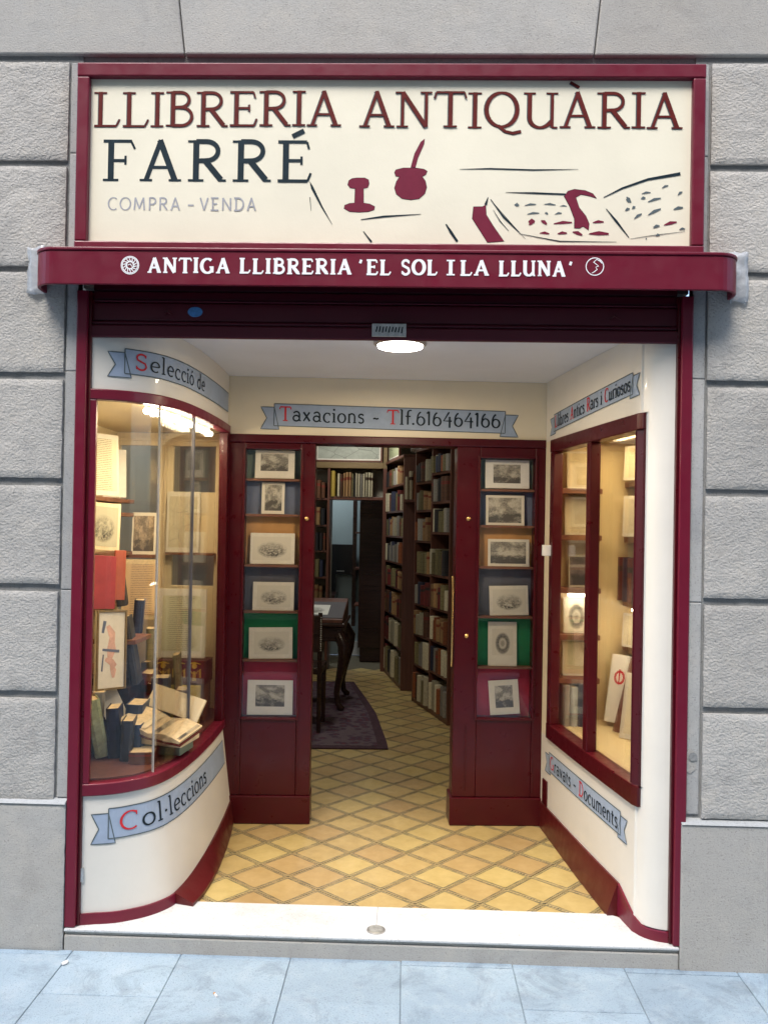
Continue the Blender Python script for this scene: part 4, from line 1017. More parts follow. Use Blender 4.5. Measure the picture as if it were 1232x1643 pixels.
# prints resting on the little shelves
def in_door(px0, px1, z0, z1): return px0+.1, px1+.1
PR = [  # world x0,x1,z0,z1 mount ; print inset l,r,b,t ; mode ; tilt ; label
 (-.776, -.580, 1.784, 1.925, .14, .16, .26, .12, 'scene', 0, 'cream mounted dark engraving on the top shelf of the door left of the doorway'),
 (-.741, -.627, 1.606, 1.764, .14, .12, .10, .08, 'scene', 0, 'small upright brown engraving before the blue card, left door'),
 (-.793, -.572, 1.355, 1.510, .06, .08, .12, .12, 'vignette', 0, 'pale sheet with two faint figure vignettes before the tan card, left door'),
 (-.776, -.571, 1.123, 1.265, .10, .08, .12, .12, 'vignette', 0, 'landscape engraving on cream paper fourth from the top, left door'),
 (-.790, -.573, .881, 1.036, .12, .08, .14, .14, 'vignette', -1, 'darker landscape vignette before the green card, left door'),
 (-.794, -.568, .602, .773, .18, .18, .24, .14, 'scene', 0, 'grey town view in wide white mount before the crimson card, left door'),
 (.380, .602, 1.756, 1.900, .18, .20, .18, .16, 'scene', 0, 'small dark view in a wide mount, topmost in the door right of the doorway'),
 (.386, .580, 1.570, 1.721, .06, .08, .08, .08, 'scene', 0, 'crisp dark framed print of animals on the second shelf, right door'),
 (.399, .608, 1.363, 1.500, .06, .08, .10, .10, 'scene', 0, 'wide grey view before the tan card, right door'),
 (.413, .609, 1.114, 1.263, .08, .06, .10, .12, 'vignette', -1.5, 'pale rocky landscape print below the thick middle rail, right door'),
 (.408, .553, .861, 1.082, .14, .12, .24, .16, 'portrait', 0, 'upright portrait engraving before the green card, right door'),
 (.424, .574, .612, .783, .2, .2, .2, .16, 'scene', -4, 'tilted small print with curled corner before the crimson card, right door')]
for i, (x0, x1, z0, z1, il, ir, ib, it, mode, tilt, lb) in enumerate(PR):
    w_, h_ = x1-x0, z1-z0; cx = (x0+x1)/2+.1+.012
    o = MB().box(-w_/2, w_/2, -.001, .001, 0, h_).build('engraving', M['paper' if i not in (5, 6) else 'paper_white'], None)
    mt = mat_print('engraving_ink', i+1, mode, (.60, .55, .44)); 
    quad_uv('printed_image', mt, o, [(-w_/2+il*w_, -.0016, ib*h_), (w_/2-ir*w_, -.0016, ib*h_), (w_/2-ir*w_, -.0016, h_-it*h_), (-w_/2+il*w_, -.0016, h_-it*h_)])
    o.matrix_world = DM @ Matrix.Translation((cx, .030, z0+.001+abs(tilt)*.0015)) @ Matrix.Rotation(R(tilt), 4, 'Y') @ Matrix.Rotation(R(-5), 4, 'X')
    tag(o, lb, 'print', 'prints shown in the glazed doors')

# ================================================================== SHOP INTERIOR
inn = thing('inner_wall', 'dim walls of the room behind the doorway', 'wall')
H = 2.80
def pw(poly, z0, z1, m='dimwall', nm='wall_panel'): MB().prism(poly, z0, z1).build(nm, M[m], inn)
pw([(-1.95, 1.34), (-1.90, 1.34), (-1.90, 6.7), (-1.95, 6.7)], FL, H)
pw([(1.25, 1.34), (1.30, 1.34), (.10, 6.7), (.05, 6.7)], FL, H)
inn2 = MB()  # wall over the doorway seen from inside
pw([(-1.95, 1.31), (1.30, 1.31), (1.30, 1.335), (-1.95, 1.335)], 2.03, H)
pw([(-.93, 1.2), (-.90, 1.2), (-.90, 1.31), (-.93, 1.31)], FL, 2.03)
pw([(-1.9, 1.331), (-1.53, 1.331), (-1.53, 1.35), (-1.9, 1.35)], FL, 2.03); pw([(-1.53, 1.331), (-.80, 1.331), (-.80, 1.35), (-1.53, 1.35)], FL, 1.09)
pw([(.75, 1.331), (1.28, 1.331), (1.28, 1.35), (.75, 1.35)], FL, 2.03)
# far wall pierced by the back doorway
pw([(-1.9, 5.88), (-.80, 5.88), (-.80, 5.95), (-1.9, 5.95)], FL, H); pw([(-.80, 5.88), (-.255, 5.88), (-.255, 5.95), (-.80, 5.95)], 1.85, H); pw([(-.255, 5.88), (.25, 5.88), (.25, 5.95), (-.255, 5.95)], FL, H)
pw([(-1.9, 6.68), (.2, 6.68), (.2, 6.72), (-1.9, 6.72)], FL, H, 'bluewall', 'blue_wall_panel')
pw([(-.62, 6.655), (.1, 6.655), (.1, 6.679), (-.62, 6.679)], FL, FL+.16, 'plastic', 'skirting')
MB().box(-1.95, 1.3, 1.34, 6.72, H, H+.05).build('ceiling_slab', M['dimwall'], cl)
def room_lamp(x, y, e, c, lb):
    t = thing('room_lamp', lb, 'lamp', (x, y, H), group='lamps on the shop ceiling')
    MB().lathe([(.12, 0), (.12, -.03), (.10, -.04)], (0, 0, 0), 24).build('lamp_ring', M['metal'], t)
    MB().lathe([(.098, -.035), (.06, -.05), (.001, -.055)], (0, 0, 0), 24).build('lamp_diffuser', mat_emit('room_lamp_glow', c, 1.5), t, smooth=True)
    area('room_light', (0, 0, -.07), (0, 0, 0), .2, .2, e, c, t)
room_lamp(-.9, 2.6, 3.4, (1, .95, .82), 'round ceiling lamp in the front of the shop')
room_lamp(-.5, 4.9, 3.6, (1, .96, .86), 'round ceiling lamp before the back shelf wall')
room_lamp(-1.0, 6.25, 4.5, (.85, .95, 1), 'round ceiling lamp in the small back room')

# books
def book_mesh(name, w_, h_, d_, nseg=5):
    """upright book, spine at y=0 facing -y, standing on z=0; rounded spine"""
    mb = MB(); pr = []
    for i in range(nseg+1):
        a = math.pi*i/nseg; pr.append((-w_/2*math.cos(a), -.18*w_*math.sin(a)))
    poly = pr+[(w_/2, d_), (-w_/2, d_)]
    mb.prism(poly, 0, h_); return mb.mesh(name, BOOKM[0])
BM = [book_mesh('book', 1, 1, 1, 5)]
NB = [0]
def book(x, y, z, w_, h_, d_, rot, mi, label, group, lean=0):
    o = bpy.data.objects.new('book', BM[0]); COL.objects.link(o)
    o.matrix_world = Matrix.Translation((x, y, z)) @ Matrix.Rotation(rot, 4, 'Z') @ Matrix.Rotation(lean, 4, 'Y') @ Matrix.Diagonal((w_, d_, h_, 1))
    o.material_slots[0].link = 'OBJECT'; o.material_slots[0].material = BOOKM[mi]
    tag(o, label, 'book', group); NB[0] += 1; return o
ORD = ['first', 'second', 'third', 'fourth', 'fifth', 'sixth', 'seventh', 'eighth', 'ninth', 'tenth', 'eleventh', 'twelfth', 'thirteenth', 'fourteenth', 'fifteenth', 'sixteenth', 'seventeenth', 'eighteenth']
COLN = ['brown', 'tan', 'cream', 'oxblood', 'black', 'olive', 'navy', 'grey', 'rust', 'white', 'yellow', 'banded cream']
def fill(p0, d, length, z, hmax, wavg, depth, palette, label, group, inset=.02, fillr=.93):
    """row of books with spines flush along the shelf edge; d = unit direction along the shelf"""
    cnt = 0; u = .006; rot = math.atan2(d[1], d[0]); nx, ny = -d[1], d[0]
    run = palette[0]; k = 0
    while u < length*fillr:
        w_ = wavg*random.uniform(.65, 1.4)
        if u+w_ > length-.004: break
        if k <= 0: run = random.choice(palette); k = random.choice((1, 1, 1, 2, 3))
        k -= 1; hh = hmax*random.uniform(.74, .96); ins = inset+random.uniform(-.008, .012)
        cx = p0[0]+d[0]*(u+w_/2)+nx*ins; cy = p0[1]+d[1]*(u+w_/2)+ny*ins
        if random.random() < .05: u += w_*random.uniform(.3, 1.0); continue
        book(cx, cy, z+.0005, w_*.96, hh, depth*random.uniform(.75, .95), rot, run, '%s volume %s from the left %s' % (COLN[run], ORD[min(cnt, 13)], label), group, lean=R(random.uniform(-1, 1)) if random.random() < .8 else 0); u += w_; cnt += 1
def bookcase(name, label, p0, p1, depth, rows, cols, wavg, palette, blabel, bgroup, top=2.19):
    """p0 -> p1 runs so that the open front is on the right-hand side ... front faces (dy,-dx)"""
    v = Vector((p1[0]-p0[0], p1[1]-p0[1])); Ln = v.length; d = v/Ln
    rot = math.atan2(d.y, d.x); t = thing(name, label, 'bookcase', (p0[0], p0[1], FL)); t.rotation_euler = (0, 0, rot)
    hz = top-FL; th = .022
    box('side_panel', M['case'], t, -th, 0, 0, depth, 0, hz, .002); box('side_panel', M['case'], t, Ln, Ln+th, 0, depth, 0, hz, .002)
    box('back_panel', M['case'], t, 0, Ln, depth-.015, depth-.001, .01, hz-.03); box('top_board', M['case'], t, -th-.01, Ln+th+.01, -.012, depth, hz, hz+.025, .003)
    box('base_board', M['case'], t, .001, Ln-.001, .005, .02, 0, rows[0][0][0]-FL-.021)
    cw = Ln/cols
    for c in range(1, cols): box('divider', M['case'], t, c*cw-.011, c*cw+.011, .001, depth-.016, .02, hz-.001, .002)
    for c in range(cols):
        rs = rows[c % len(rows)]
        for i, (z, hm) in enumerate(rs):
            box('shelf', M['case'], t, c*cw+.0115, (c+1)*cw-.0115, .002, depth-.017, z-FL-.02, z-FL, .002)
            st = (p0[0]+d.x*(c*cw+.014), p0[1]+d.y*(c*cw+.014))
            fill(st, d, cw-.028, z, hm, wavg, depth-.06, palette, 'on the %s shelf up, %s' % (ORD[i], blabel+(('' if cols == 1 else (' far column', ' near column')[c]))), bgroup)
    return t
random.seed(21)
PALA = [0, 0, 1, 2, 3, 3, 4, 5, 5, 7, 7, 8, 6, 1, 2]
rA = [[(.115, .24), (.405, .22), (.66, .22), (.915, .20), (1.175, .20), (1.445, .20), (1.70, .18), (1.935, .19)],
      [(.115, .24), (.42, .21), (.67, .20), (.925, .20), (1.185, .22), (1.52, .20), (1.76, .20), (1.99, .15)]]
# fronts face the aisle: run from the far end to the near end
bookcase('bookcase', 'tall dark bookcase of leather volumes nearest the doorway on the aisle', (.068, 4.15), (.315, 3.31), .27, rA, 2, .057, PALA,
         'nearer bookcase', 'books in the nearer aisle bookcase')
rB = [[(.115, .27), (.435, .24), (.715, .22), (.98, .2), (1.22, .2), (1.47, .2), (1.71, .2), (1.96, .18)]]
bookcase('bookcase', 'narrow dark bookcase farther down the aisle beside the back opening', (-.235, 5.68), (-.040, 4.64), .24, rB, 1, .098, PALA,
         'farther bookcase', 'books in the farther aisle bookcase')
# end bracket with a few vellum books between the two cases
br = tag(MB().box(-.03, .10, 4.42, 4.60, 1.775, 1.80).build('bracket_shelf', M['case'], None, .002), 'small dark bracket shelf on the end of the farther aisle bookcase', 'shelf')
pn = tag(MB().box(-.036, .085, 4.602, 4.636, FL, 2.19).build('end_panel', M['case'], None, .002), 'dark wooden end panel between the two aisle bookcases', 'panel')
for i, (mi, w_, hh) in enumerate(((2, .03, .20), (11, .034, .25), (8, .036, .23))):
    book(-.008+.036*i, 4.44, 1.8005, w_, hh, .13, 0, mi, ['thin low vellum book on the bracket shelf', 'tall banded vellum book on the bracket shelf', 'rust coloured book on the bracket shelf'][i], 'books on the bracket shelf')
# shelf wall over the back opening
bw_ = thing('shelf_wall', 'shelf wall with one row of pale volumes above the back opening', 'bookcase', (0, 5.6, 0))
box('shelf', M['case'], bw_, -.80, -.255, 0, .26, 1.826, 1.858, .002); box('rail', M['case_rail'], bw_, -1.88, -.255, -.01, .26, 2.150, 2.212, .003)
box('upright', M['case'], bw_, -.825, -.800, 0, .26, FL, 2.149, .002); box('upright', M['case_rail'], bw_, -.254, -.215, -.012, .26, 2.15, 2.78, .002); box('upright', M['case'], bw_, -.254, -.215, -.010, .26, FL, 2.1495, .002)
box('upright', M['case'], bw_, -1.30, -1.275, 0, .26, FL, 2.149, .002)
for z in (.115, .45, .76, 1.03, 1.30, 1.565, 1.838): box('shelf', M['case'], bw_, -1.274, -.826, .002, .25, z-.02, z, .002)
random.seed(8)
spec = [(10, .046, .262), (2, .026, .235), (0, .03, .23), (1, .022, .24), (1, .03, .25), (1, .03, .25), (5, .02, .235), (4, .012, .2), (2, .026, .24), (2, .024, .236), (7, .022, .232), (2, .024, .235), (11, .028, .25), (11, .026, .25), (11, .022, .246)]
u = -.795
lbs = ['tall yellow volume first in the row over the back opening', 'thin cream volume beside the yellow one over the back opening']
for i, (mi, w_, hh) in enumerate(spec):
    book(u+w_/2, 5.615, 1.8585, w_*.95, hh, .18, 0, mi, lbs[i] if i < 2 else '%s volume %s in the row over the back opening' % (COLN[mi], ORD[i]), 'books over the back opening' if i >= 2 else None); u += w_+.002+(.02 if i == 0 else 0)
    if u > -.285: break
for i_, z in enumerate((.45, .76, 1.03, 1.30, 1.565, 1.838)):
    fill((-1.0, 5.6), Vector((1, 0)), .17, z, .22, .04, .2, [0, 1, 3, 4, 5, 6, 8], 'on the %s shelf up, beside the back opening' % ORD[i_], 'books beside the back opening', .01)
# maps over the shelves
def framed(name, lb, pts, w_, h_, mtx, mi, fm='case', grp=None, fw=.018, mode='map', paper=(.42, .45, .40)):
    t = thing(name, lb, 'picture', mat=mtx, group=grp)
    box('backing', M['paper_white'], t, 0, w_, 0, .008, 0, h_)
    for q in ((-fw, 0, -fw, h_+fw), (w_, w_+fw, -fw, h_+fw)): box('frame_strip', M[fm], t, q[0], q[1], -.01, .01, q[2], q[3], .002)
    for q in ((0, w_, -fw, 0), (0, w_, h_, h_+fw)): box('frame_strip', M[fm], t, q[0], q[1], -.01, .01, q[2], q[3], .002)
    quad_uv('printed_image', mat_print('old_print', mi, mode, paper), t, [(.015, -.001, .015), (w_-.015, -.001, .015), (w_-.015, -.001, h_-.015), (.015, -.001, h_-.015)])
    return t
framed('framed_map', 'wide framed old map above the row of pale volumes at the back', 0, .66, .40, Matrix.Translation((-.945, 5.60, 2.232)), 31, 'case')
aB = math.atan2(4.64-5.68, -.040+.235)
framed('framed_map', 'greenish framed map leaning on top of the farther aisle bookcase', 0, .62, .38, Matrix.Translation((-.20, 5.62, 2.235)) @ Matrix.Rotation(aB, 4, 'Z'), 33, 'case', paper=(.42, .46, .28))
tag(MB().box(.02, .13, 4.15, 4.40, 2.216, 2.262).build('grey_box', M['metal'], None, .008), 'shallow grey box lying on top of the aisle bookcases', 'box')
tag(MB().box(.16, .28, 3.80, 3.98, 2.216, 2.255).build('paper_pile', M['paper_white'], None, .003), 'flat pile of pale papers on top of the nearer bookcase', 'papers')
# back room: monitor and dark cupboard
mo = thing('monitor', 'black flat monitor against the pale blue wall of the back room', 'monitor', (-.72, 6.60, 0))
box('screen', M['black'], mo, -.36, .135, 0, .035, 1.00, 1.345, .004); box('stand', M['black'], mo, -.14, -.09, .01, .03, .80, 1.001)
box('screen_label', M['metal'], mo, -.08, .01, -.001, .0, 1.035, 1.045)
cab_ = thing('dark_cupboard', 'tall dark maroon cupboard in the back room beyond the opening', 'cupboard', (-.52, 6.2, FL))
box('body', M['desk'], cab_, 0, .36, 0, .40, .15, 2.15, .003); box('base', M['desk'], cab_, .02, .34, .02, .40, 0, .149)
for z in (.6, 1.0, 1.4, 1.8): box('shelf_edge', M['case'], cab_, -.05, -.001, .05, .40, z, z+.02)
box('side_panel', M['desk'], cab_, -.095, -.051, .30, .40, .35, 2.15)
tag(box('back_room_desk', M['desk'], None, -1.3, -.78, 6.15, 6.62, .74, .80, .004), 'dark desk top beneath the monitor in the back room', 'desk')

# rug
def flat(name, m, poly, z0, z1, par=None): return MB().prism(poly, z0, z1).build(name, m, par)
rg = thing('rug', 'dark purple patterned rug under the display table', 'rug', (0, 0, FL))
rp = [(-1.55, 2.49), (-.100, 2.565), (-.115, 2.75), (-.222, 3.634), (-.335, 4.23), (-.480, 4.95), (-1.75, 4.85)]
flat('rug_edge', M['rug_border'], rp, .001, .009, rg)
c_ = Vector((-.85, 3.7)); flat('rug_field', M['rug'], [((p[0]-c_.x)*.90+c_.x, (p[1]-c_.y)*.95+c_.y) for p in rp], .0085, .0105, rg)
# slanted display table on curved legs
dk = thing('display_table', 'black wooden table with curved legs and slanted glass display top', 'table', (-.88, 3.98, FL))
DX = .40; DY0, DY1 = -.34, .36
def leg(sx, sy):
    mb = MB(); x, y = sx*(DX-.05), (DY0+.05 if sy < 0 else DY1-.05)
    pts = [(x, y, .62), (x+sx*.045, y+sy*.02, .53), (x+sx*.042, y+sy*.02, .42), (x+sx*.012, y, .28), (x-sx*.010, y, .15), (x+sx*.002, y, .06), (x+sx*.035, y+sy*.012, .018), (x+sx*.045, y+sy*.015, .012)]
    mb.tube(pts, [.045, .052, .042, .030, .024, .022, .028, .016], 10); mb.build('leg', M['desk'], dk, smooth=True)
for sx in (-1, 1):
    for sy in (-1, 1): leg(sx, sy)
box('apron', M['desk'], dk, -DX+.02, DX-.02, DY0+.02, DY1-.02, .56, .675, .006)
box('table_top', M['desk'], dk, -DX, DX, DY0, DY1, .676, .705, .008)
MB().prism([(DY0+.02, .706), (DY0+.02, .735), (DY1-.08, .850), (DY1-.02, .850), (DY1-.02, .706)], -DX+.02, DX-.02, 'x').build('slanted_case', M['case'], dk, .004)
sl_ = math.atan2(.850-.735, (DY1-.08)-(DY0+.02))
mt_ = thing('mounted_print', 'mounted print in grey mat lying on the slanted table top', 'print', mat=Matrix.Translation((-.88, 3.66+.02, FL+.7385)) @ Matrix.Rotation(sl_, 4, 'X'))
box('mat_board', M['grey_card'], mt_, -.16, .375, .01, .47, 0, .006, .001)
quad_uv('printed_image', mat_print('table_print', 41, 'vignette', (.72, .74, .72)), mt_, [(-.05, .09, .0066), (.25, .09, .0066), (.25, .37, .0066), (-.05, .37, .0066)])
# chair with studs in front of the table
ch = thing('studded_chair', 'dark chair with shining studs before the display table', 'chair', (-.745, 3.12, FL))
box('seat', M['desk'], ch, -.20, .16, -.18, .18, .42, .47, .01); box('backrest', M['desk'], ch, -.20, .155, -.19, -.16, .58, .84, .006)
for x in (-.18, .14):
    MB().tube([(x, -.175, .0), (x, -.17, .42), (x, -.175, .86)], [.014, .018, .015], 8).build('leg', M['desk'], ch); MB().tube([(x, .16, 0), (x, .16, .42)], [.014, .018], 8).build('leg', M['desk'], ch)
stm = MB()
for i in range(16): stm.lathe([(.0065, 0), (.004, -.004), (.001, -.005)], (.148, -.1905, .595+i*.0155), 8, 'y')
o = stm.build('nail_studs', M['metal'], ch); 

# ================================================================== CONTENTS OF THE CURVED WINDOW
def slabthing(name, label, cat, m, w_, h_, d_, loc, rz=0, rx=0, ry=0, group=None, image=None, ins=.08, mode='map', paper=(.55, .48, .34), parts=None):
    """upright thin thing: width along x, height z, front facing -y"""
    o = MB().box(-w_/2, w_/2, 0, d_, 0, h_).build(name, M[m] if isinstance(m, str) else m, None, .0015)
    if image is not None:
        quad_uv('printed_image', mat_print('shown_print', image, mode, paper), o, [(-w_/2+ins*w_, -.0012, ins*h_), (w_/2-ins*w_, -.0012, ins*h_), (w_/2-ins*w_, -.0012, h_-ins*h_), (-w_/2+ins*w_, -.0012, h_-ins*h_)])
    o.matrix_world = Matrix.Translation(loc) @ Matrix.Rotation(R(rz), 4, 'Z') @ Matrix.Rotation(R(rx), 4, 'X') @ Matrix.Rotation(R(ry), 4, 'Y')
    return tag(o, label, cat, group)
gw = 'items shown in the curved window'
slabthing('old_map', 'cream map sheet hung on the painted back door of the curved window', 'map', 'paper', .172, .312, .004, (-1.150, 1.255, 1.403), 0, -3, image=51, mode='map', paper=(.60, .53, .36), group=gw)
slabthing('framed_document', 'tall framed handwritten document at the back of the curved window', 'document', 'paper', .235, .330, .012, (-1.078, .99, .905), 0, -4, image=52, mode='text', paper=(.55, .52, .34), ins=.1, group=gw)
slabthing('manuscript_page', 'tan page covered with faint writing below the small back shelf', 'document', 'pages', .19, .30, .006, (-1.31, 1.10, 1.07), 8, -6, image=53, mode='text', paper=(.52, .36, .20), group=gw)
slabthing('framed_print', 'brown and blue print standing on the small back shelf', 'print', 'paper', .125, .215, .006, (-1.345, 1.235, 1.389), 0, -4, image=54, mode='scene', paper=(.55, .42, .28), group=gw)
orn = tag(MB().box(-.12, .12, 0, .14, 0, .11).build('ornate_box', M['oxblood'], None, .003), 'dark red box with gilded figures standing on a yellow booklet', 'box', gw); orn.location = (-1.065, .96, .785)
OL = Lettering(lambda u, v, o: (u, -o, v), .0006)
for cx in (-.085, -.01, .065):
    OL.ribbon([(cx, .015), (cx, .06)], [.018, .012]); OL.ribbon([(cx-.028, .03), (cx-.026, .07), (cx-.008, .05)], [.008, .014, .006]); OL.ribbon([(cx+.028, .03), (cx+.026, .07), (cx+.008, .05)], [.008, .014, .006]); OL.poly([(cx+a, .085+b) for a, b in blob(0, 0, .013, .013, 10)])
    OL.ribbon([(cx-.03, .095), (cx, .102), (cx+.03, .095)], [.004, .008, .004])
OL.build('gilding', M['gold'], orn)
slabthing('yellow_booklet', 'yellow printed booklet under the gilded dark red box', 'booklet', 'yellow', .20, .18, .02, (-1.068, .93, .602), 0, -3, image=55, mode='text', paper=(.60, .43, .07), group=gw)
orn.location.z = .7865; st_o = tag(MB().box(-.11, .11, .03, .14, 0, .183).build('wooden_stand', M['shelf'], None, .002), 'small wooden riser block behind the yellow booklet', 'stand', gw); st_o.location = (-1.065, .96, .602)
# big open book in the foreground
ob = thing('open_book', 'large open book with an engraved plate propped on a flat case', 'book', (-1.015, .42, .70))
ob.rotation_euler = (R(10), R(12), R(-16))
MB().prism([(-.002, -.006), (-.15, .012), (-.152, .022), (-.08, .030), (0, .012)], -.07, .10, 'y').build('page_block', M['pages'], ob, .001)
MB().prism([(.002, -.006), (.15, .012), (.152, .024), (.08, .034), (0, .012)], -.07, .10, 'y').build('page_block', M['pages'], ob, .001)
MB().prism([(-.158, .006), (0, -.012), (.158, .006), (.158, .010), (0, -.007), (-.158, .010)], -.075, .105, 'y').build('book_cover', M['oxblood'], ob)
quad_uv('printed_plate', mat_print('book_plate', 61, 'scene', (.52, .42, .26)), ob, [(.02, -.06, .0235), (.145, -.06, .0275), (.145, .09, .0275), (.02, .09, .0235)])
quad_uv('printed_page', mat_print('book_page', 62, 'text', (.55, .45, .28)), ob, [(-.145, -.06, .0265), (-.02, -.06, .0225), (-.02, .09, .0225), (-.145, .09, .0265)])
# standing tray of printed brown wood board behind the book
slabthing('wood_panel_book', 'light brown board with a dark slot leaning behind the open book', 'board', M['cab_wood'], .26, .10, .012, (-1.0, .56, .735), -12, -28, 13, group=gw)
fc = tag(MB().box(-.13, .13, -.08, .10, 0, .03).build('flat_case', M['cab_wood'], None, .003), 'flat light wooden case under the open book', 'case', gw); fc.location = (-1.01, .45, .648); fc.rotation_euler = (0, R(2), R(-10))
gb = tag(MB().box(-.10, .10, -.06, .08, 0, .044).build('grey_box', M['grey_green'], None, .004), 'low grey box under the flat wooden case', 'box', gw); gb.location = (-1.00, .46, .601); gb.rotation_euler = (0, 0, R(-8))
# leaning books and boards on the left
def vol(name, label, m, w_, h_, d_, loc, rz, rx=0, ry=0, pages=True, group=gw):
    """closed book: cover shell and page block, spine towards -y"""
    t = thing(name, label, 'book', group=group, mat=Matrix.Translation(loc) @ Matrix.Rotation(R(rz), 4, 'Z') @ Matrix.Rotation(R(rx), 4, 'X') @ Matrix.Rotation(R(ry), 4, 'Y'))
    mm = M[m] if isinstance(m, str) else m
    c = .003; mb = MB(); mb.box(-w_/2, -w_/2+c, .004, d_, 0, h_); mb.box(w_/2-c, w_/2, .004, d_, 0, h_)
    mb.prism([(-w_/2, .0038), (-w_/4, -.004), (w_/4, -.004), (w_/2, .0038)], 0, h_, 'z'); mb.build('cover', mm, t)
    box('page_block', M['pages'], t, -w_/2+c+.0005, w_/2-c-.0005, .005, d_-.004, .004, h_-.004); return t
vol('book', 'pale green floral book leaning at the front corner of the curved window', 'floral', .055, .235, .15, (-1.205, .33, .606), 30, 0, -11)
vol('book', 'grey cloth volume standing against the front edge of the curved window', BOOKM[7], .05, .25, .15, (-1.262, .40, .60), 20, 0, 2)
vol('book', 'navy upright volume behind the pale green floral book', 'navy', .07, .19, .15, (-1.135, .46, .60), 5, 0, 3)
vol('book', 'dark blue slim volume under the open book', 'navy', .04, .13, .12, (-1.085, .36, .60), 0, 0, 0)
slabthing('folded_leaflet', 'pale folded leaflet standing open beside the open book', 'leaflet', 'paper', .09, .16, .003, (-1.205, .52, .70), 20, -18, -24, group=gw)
pst = slabthing('framed_poster', 'cream framed poster with pink and blue figures on the side shelf', 'poster', 'paper', .150, .335, .014, (-1.240, .50, .842), 56, -4, 3, group=gw)
PL = Lettering(lambda u, v, o: (u, -o, v), .0006)
for q in [((-.02, .27), (.01, .20), .035), ((.0, .22), (-.01, .12), .045), ((-.03, .13), (.025, .10), .03), ((.0, .11), (.012, .05), .03)]: PL.ribbon([q[0], ((q[0][0]+q[1][0])/2+.006, (q[0][1]+q[1][1])/2), q[1]], [q[2]*.5, q[2], q[2]*.4])
PL.build('poster_figure', M['pink'], pst)
for q in ((-.075, -.066, 0, .335), (.066, .075, 0, .335)): box('frame_strip', M['case_rail'], pst, q[0], q[1], -.006, -.0005, q[2], q[3], .001)
for q in ((-.0655, .0655, 0, .009), (-.0655, .0655, .326, .335)): box('frame_strip', M['case_rail'], pst, q[0], q[1], -.0055, -.0005, q[2], q[3], .001)
PL = Lettering(lambda u, v, o: (u, -o, v), .0012); PL.ribbon([(-.045, .17), (.04, .16)], [.010, .012]); PL.ribbon([(-.045, .24), (-.035, .29)], [.012, .016]); PL.ribbon([(-.046, .08), (-.04, .15)], [.008, .006]); PL.build('poster_figure', M['slate_blue'], pst)
slabthing('red_portfolio', 'red portfolio leaning above the framed poster', 'folder', 'red_folder', .12, .225, .012, (-1.275, .48, 1.185), 52, -5, 4, group=gw)
slabthing('orange_folder', 'bright orange folder beside the red portfolio', 'folder', 'orange', .05, .215, .012, (-1.238, .58, 1.215), 45, -4, 3, group=gw)
slabthing('framed_picture', 'gilt framed grey picture on the upper side shelf of the curved window', 'picture', M['cab_wood'], .15, .215, .012, (-1.36, .70, 1.425), 36, -8, 4, image=71, mode='vignette', paper=(.45, .42, .30), group=gw)
slabthing('printed_poster', 'large cream printed sheet on the top side shelf', 'poster', 'paper', .20, .29, .006, (-1.420, .86, 1.675), 62, -3, 0, image=72, mode='text', paper=(.66, .60, .42), group=gw)
slabthing('printed_poster', 'white glossy sheet beside the large cream sheet on the top shelf', 'poster', 'paper_white', .12, .24, .004, (-1.45, 1.10, 1.675), 40, -3, 0, group=gw)
for i, (mi, h_, lb) in enumerate(((4, .20, 'black upright folder between the orange folder and tan page'), (6, .16, 'dark blue box file behind the framed poster'), (5, .15, 'olive volume below the tan page'))):
    vol('book', lb, BOOKM[mi], .045, h_, .12, (-1.30+.05*i, .80+.06*i, 1.16-.13*i if i else 1.166), 15, 0, [-8, 4, 0][i])
for i, (x_, mi) in enumerate(((-1.33, 6), (-1.27, 4), (-1.20, 3), (-1.14, 0))):
    vol('book', ['dark blue tall volume on the window floor', 'black tall volume on the window floor', 'dark red tall volume on the window floor', 'brown tall volume on the window floor'][i]+' behind the poster', BOOKM[mi], .055, [.33, .30, .26, .22][i], .16, (x_, .86-.03*i, .60), 6, 0, [2, -3, 4, 0][i])
box('riser', M['desk'], bay, -1.49, -1.19, .58, .84, .70, .835, .002)
random.seed(31)
for i in range(11):
    x_ = -1.40+.045*i; vol('book', ['dark blue', 'brown', 'black', 'grey', 'tan', 'dark red', 'navy', 'olive', 'cream', 'rust', 'brown'][i]+' volume %s in the low back row of the curved window' % ('at its dark end', 'next to the corner', 'with a dull spine', 'in plain cloth', 'in worn calf', 'with faded leather', 'in ribbed cloth', 'in green brown cloth', 'in vellum', 'in rough leather', 'nearest the yellow booklet')[i], BOOKM[[6, 0, 4, 7, 1, 3, 6, 5, 2, 8, 0][i] if i != 10 else 0], .040, random.uniform(.18, .30), .14, (x_, 1.06+random.uniform(-.02, .02), BF+.001) if i < 4 else (x_-.0, 1.10, BF+.001), 0, 0, random.uniform(-2, 2)) if i < 5 else None
for i, (lb, mi, x_, y_, h_, w_, ln_) in enumerate((
    ('black folder leaning beside the poster with its top against the tan page', 4, -1.175, .62, .30, .035, -10),
    ('slate box file behind the white joint of the curved window', 6, -1.09, .70, .26, .075, 0),
    ('worn brown book beside the slate box file in the curved window', 0, -1.015, .74, .20, .05, 3),
    ('dark green slim book lying open edged near the glass joint', 5, -1.04, .86, .34, .03, -4),
    ('dark blue box standing before the riser under the poster', 6, -1.165, .34, .20, .05, -3),
    ('short black box beside the open book near the glass', 4, -1.105, .30, .16, .045, 2),
    ('small brown book lying low by the window rim', 0, -1.03, .27, .045, .10, 0),
    ('grey cloth book in the front corner behind the stile', 7, -1.275, .26, .22, .045, 1))):
    vol('book', lb, BOOKM[mi], w_, h_, .12, (x_, y_, BF+.001 if i != 0 else .842), 10, 0, ln_)
box('riser', M['shelf'], bay, -1.36, -1.17, .60, .83, 1.02, 1.04, .002)

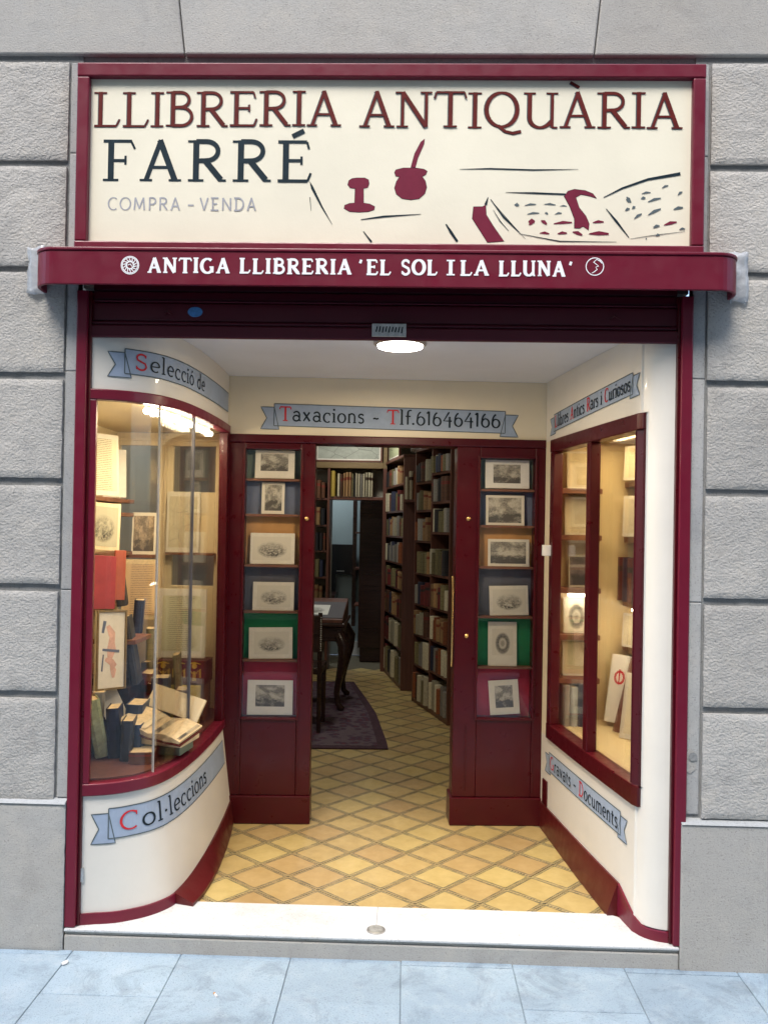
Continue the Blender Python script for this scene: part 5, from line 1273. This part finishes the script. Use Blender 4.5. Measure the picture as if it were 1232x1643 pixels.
# ================================================================== CONTENTS OF THE SIDE WINDOW
gs = 'items shown in the side window'
def mount(lb, x_, z, w_, h_, mode, i, paper=(.66, .56, .36)):
    slabthing('title_page', lb, 'print', 'paper', w_, h_, .004, (x_, 1.20, z+.001), 0, -5, image=i, mode=mode, paper=paper, ins=.06, group=gs)
mount('pale title page on the top back shelf seen through the far pane', .855, 1.758, .12, .19, 'text', 81)
mount('white title page with bold lettering on the second back shelf', .852, 1.528, .13, .19, 'text', 82, (.7, .63, .46))
mount('small dark purple print on the third back shelf', .865, 1.268, .11, .16, 'scene', 83, (.30, .24, .24))
mount('white sheet with a blue ornament above the lamp glow, fourth back shelf', .852, 1.038, .13, .18, 'portrait', 84, (.75, .70, .55))
mount('cream sheet with small writing on the lowest back shelf', .852, .825, .13, .18, 'text', 85)
for i in range(4):
    vol('book', ['grey volume', 'white volume', 'dark blue volume', 'olive volume'][i]+' standing on the cabinet floor behind the far pane', BOOKM[[7, 9, 6, 5][i]], .034, [.20, .19, .21, .18][i], .12, (.79+.037*i, 1.10, VB+.056), 0, group=gs)
for i, (mi, y_) in enumerate(((3, 1.20), (6, 1.11), (3, 1.02), (4, .93), (0, .84))):
    vol('book', ['dark red spine first', 'navy spine second', 'brown spine third', 'black spine fourth', 'oxblood spine fifth'][i]+' on the side shelf above the strip lamp', BOOKM[mi], .08, .215, .11, (1.072, y_, 1.206), -70, group=gs)
def side_item(lb, m, y_, z, h_, w_=.13, lean=8, image=None, mode='text', cat='print'):
    o = slabthing('shown_sheet', lb, cat, m, w_, h_, .006, (1.100, y_, z+.001), -58, -lean*.3, image=image, mode=mode, paper=(.68, .60, .42), group=gs)
side_item('cream sheet leaning on the top side shelf', 'paper', 1.08, 1.800, .17, .16, 12, 91)
side_item('pale title page on the second side shelf', 'paper', 1.08, 1.524, .20, .16, 6, 92)
side_item('tall cream sheet on the shelf below the long strip lamp', 'paper', 1.08, .985, .165, .15, 12, 93)
ws = slabthing('red_marked_sheet', 'white sheet with a red ornament leaning low in the side window', 'print', 'paper_white', .24, .33, .004, (1.075, 1.06, .615), -35, -10, 3, group=gs)
PL = Lettering(lambda u, v, o: (u, -o, v), .0006); PL.ribbon([(-.07+.022*math.cos(R(a)), .22+.03*math.sin(R(a))) for a in range(0, 361, 30)], [.011]*13); PL.ribbon([(-.07, .19), (-.072, .26)], [.006, .008]); PL.build('red_ornament', M['red'], ws)
slabthing('brown_strip', 'narrow dark wooden ruler leaning on the cabinet floor', 'ruler', 'shelf', .035, .36, .012, (1.005, 1.0, .597), -30, -4, 12, group=gs)
slabthing('cream_poster', 'large cream handwritten sheet propped at the near end of the side window', 'document', 'paper', .26, .30, .004, (1.08, .80, .598), -48, -10, 0, image=95, mode='text', paper=(.70, .62, .44), group=gs)
print('books', NB[0], 'tiles', len(cand))
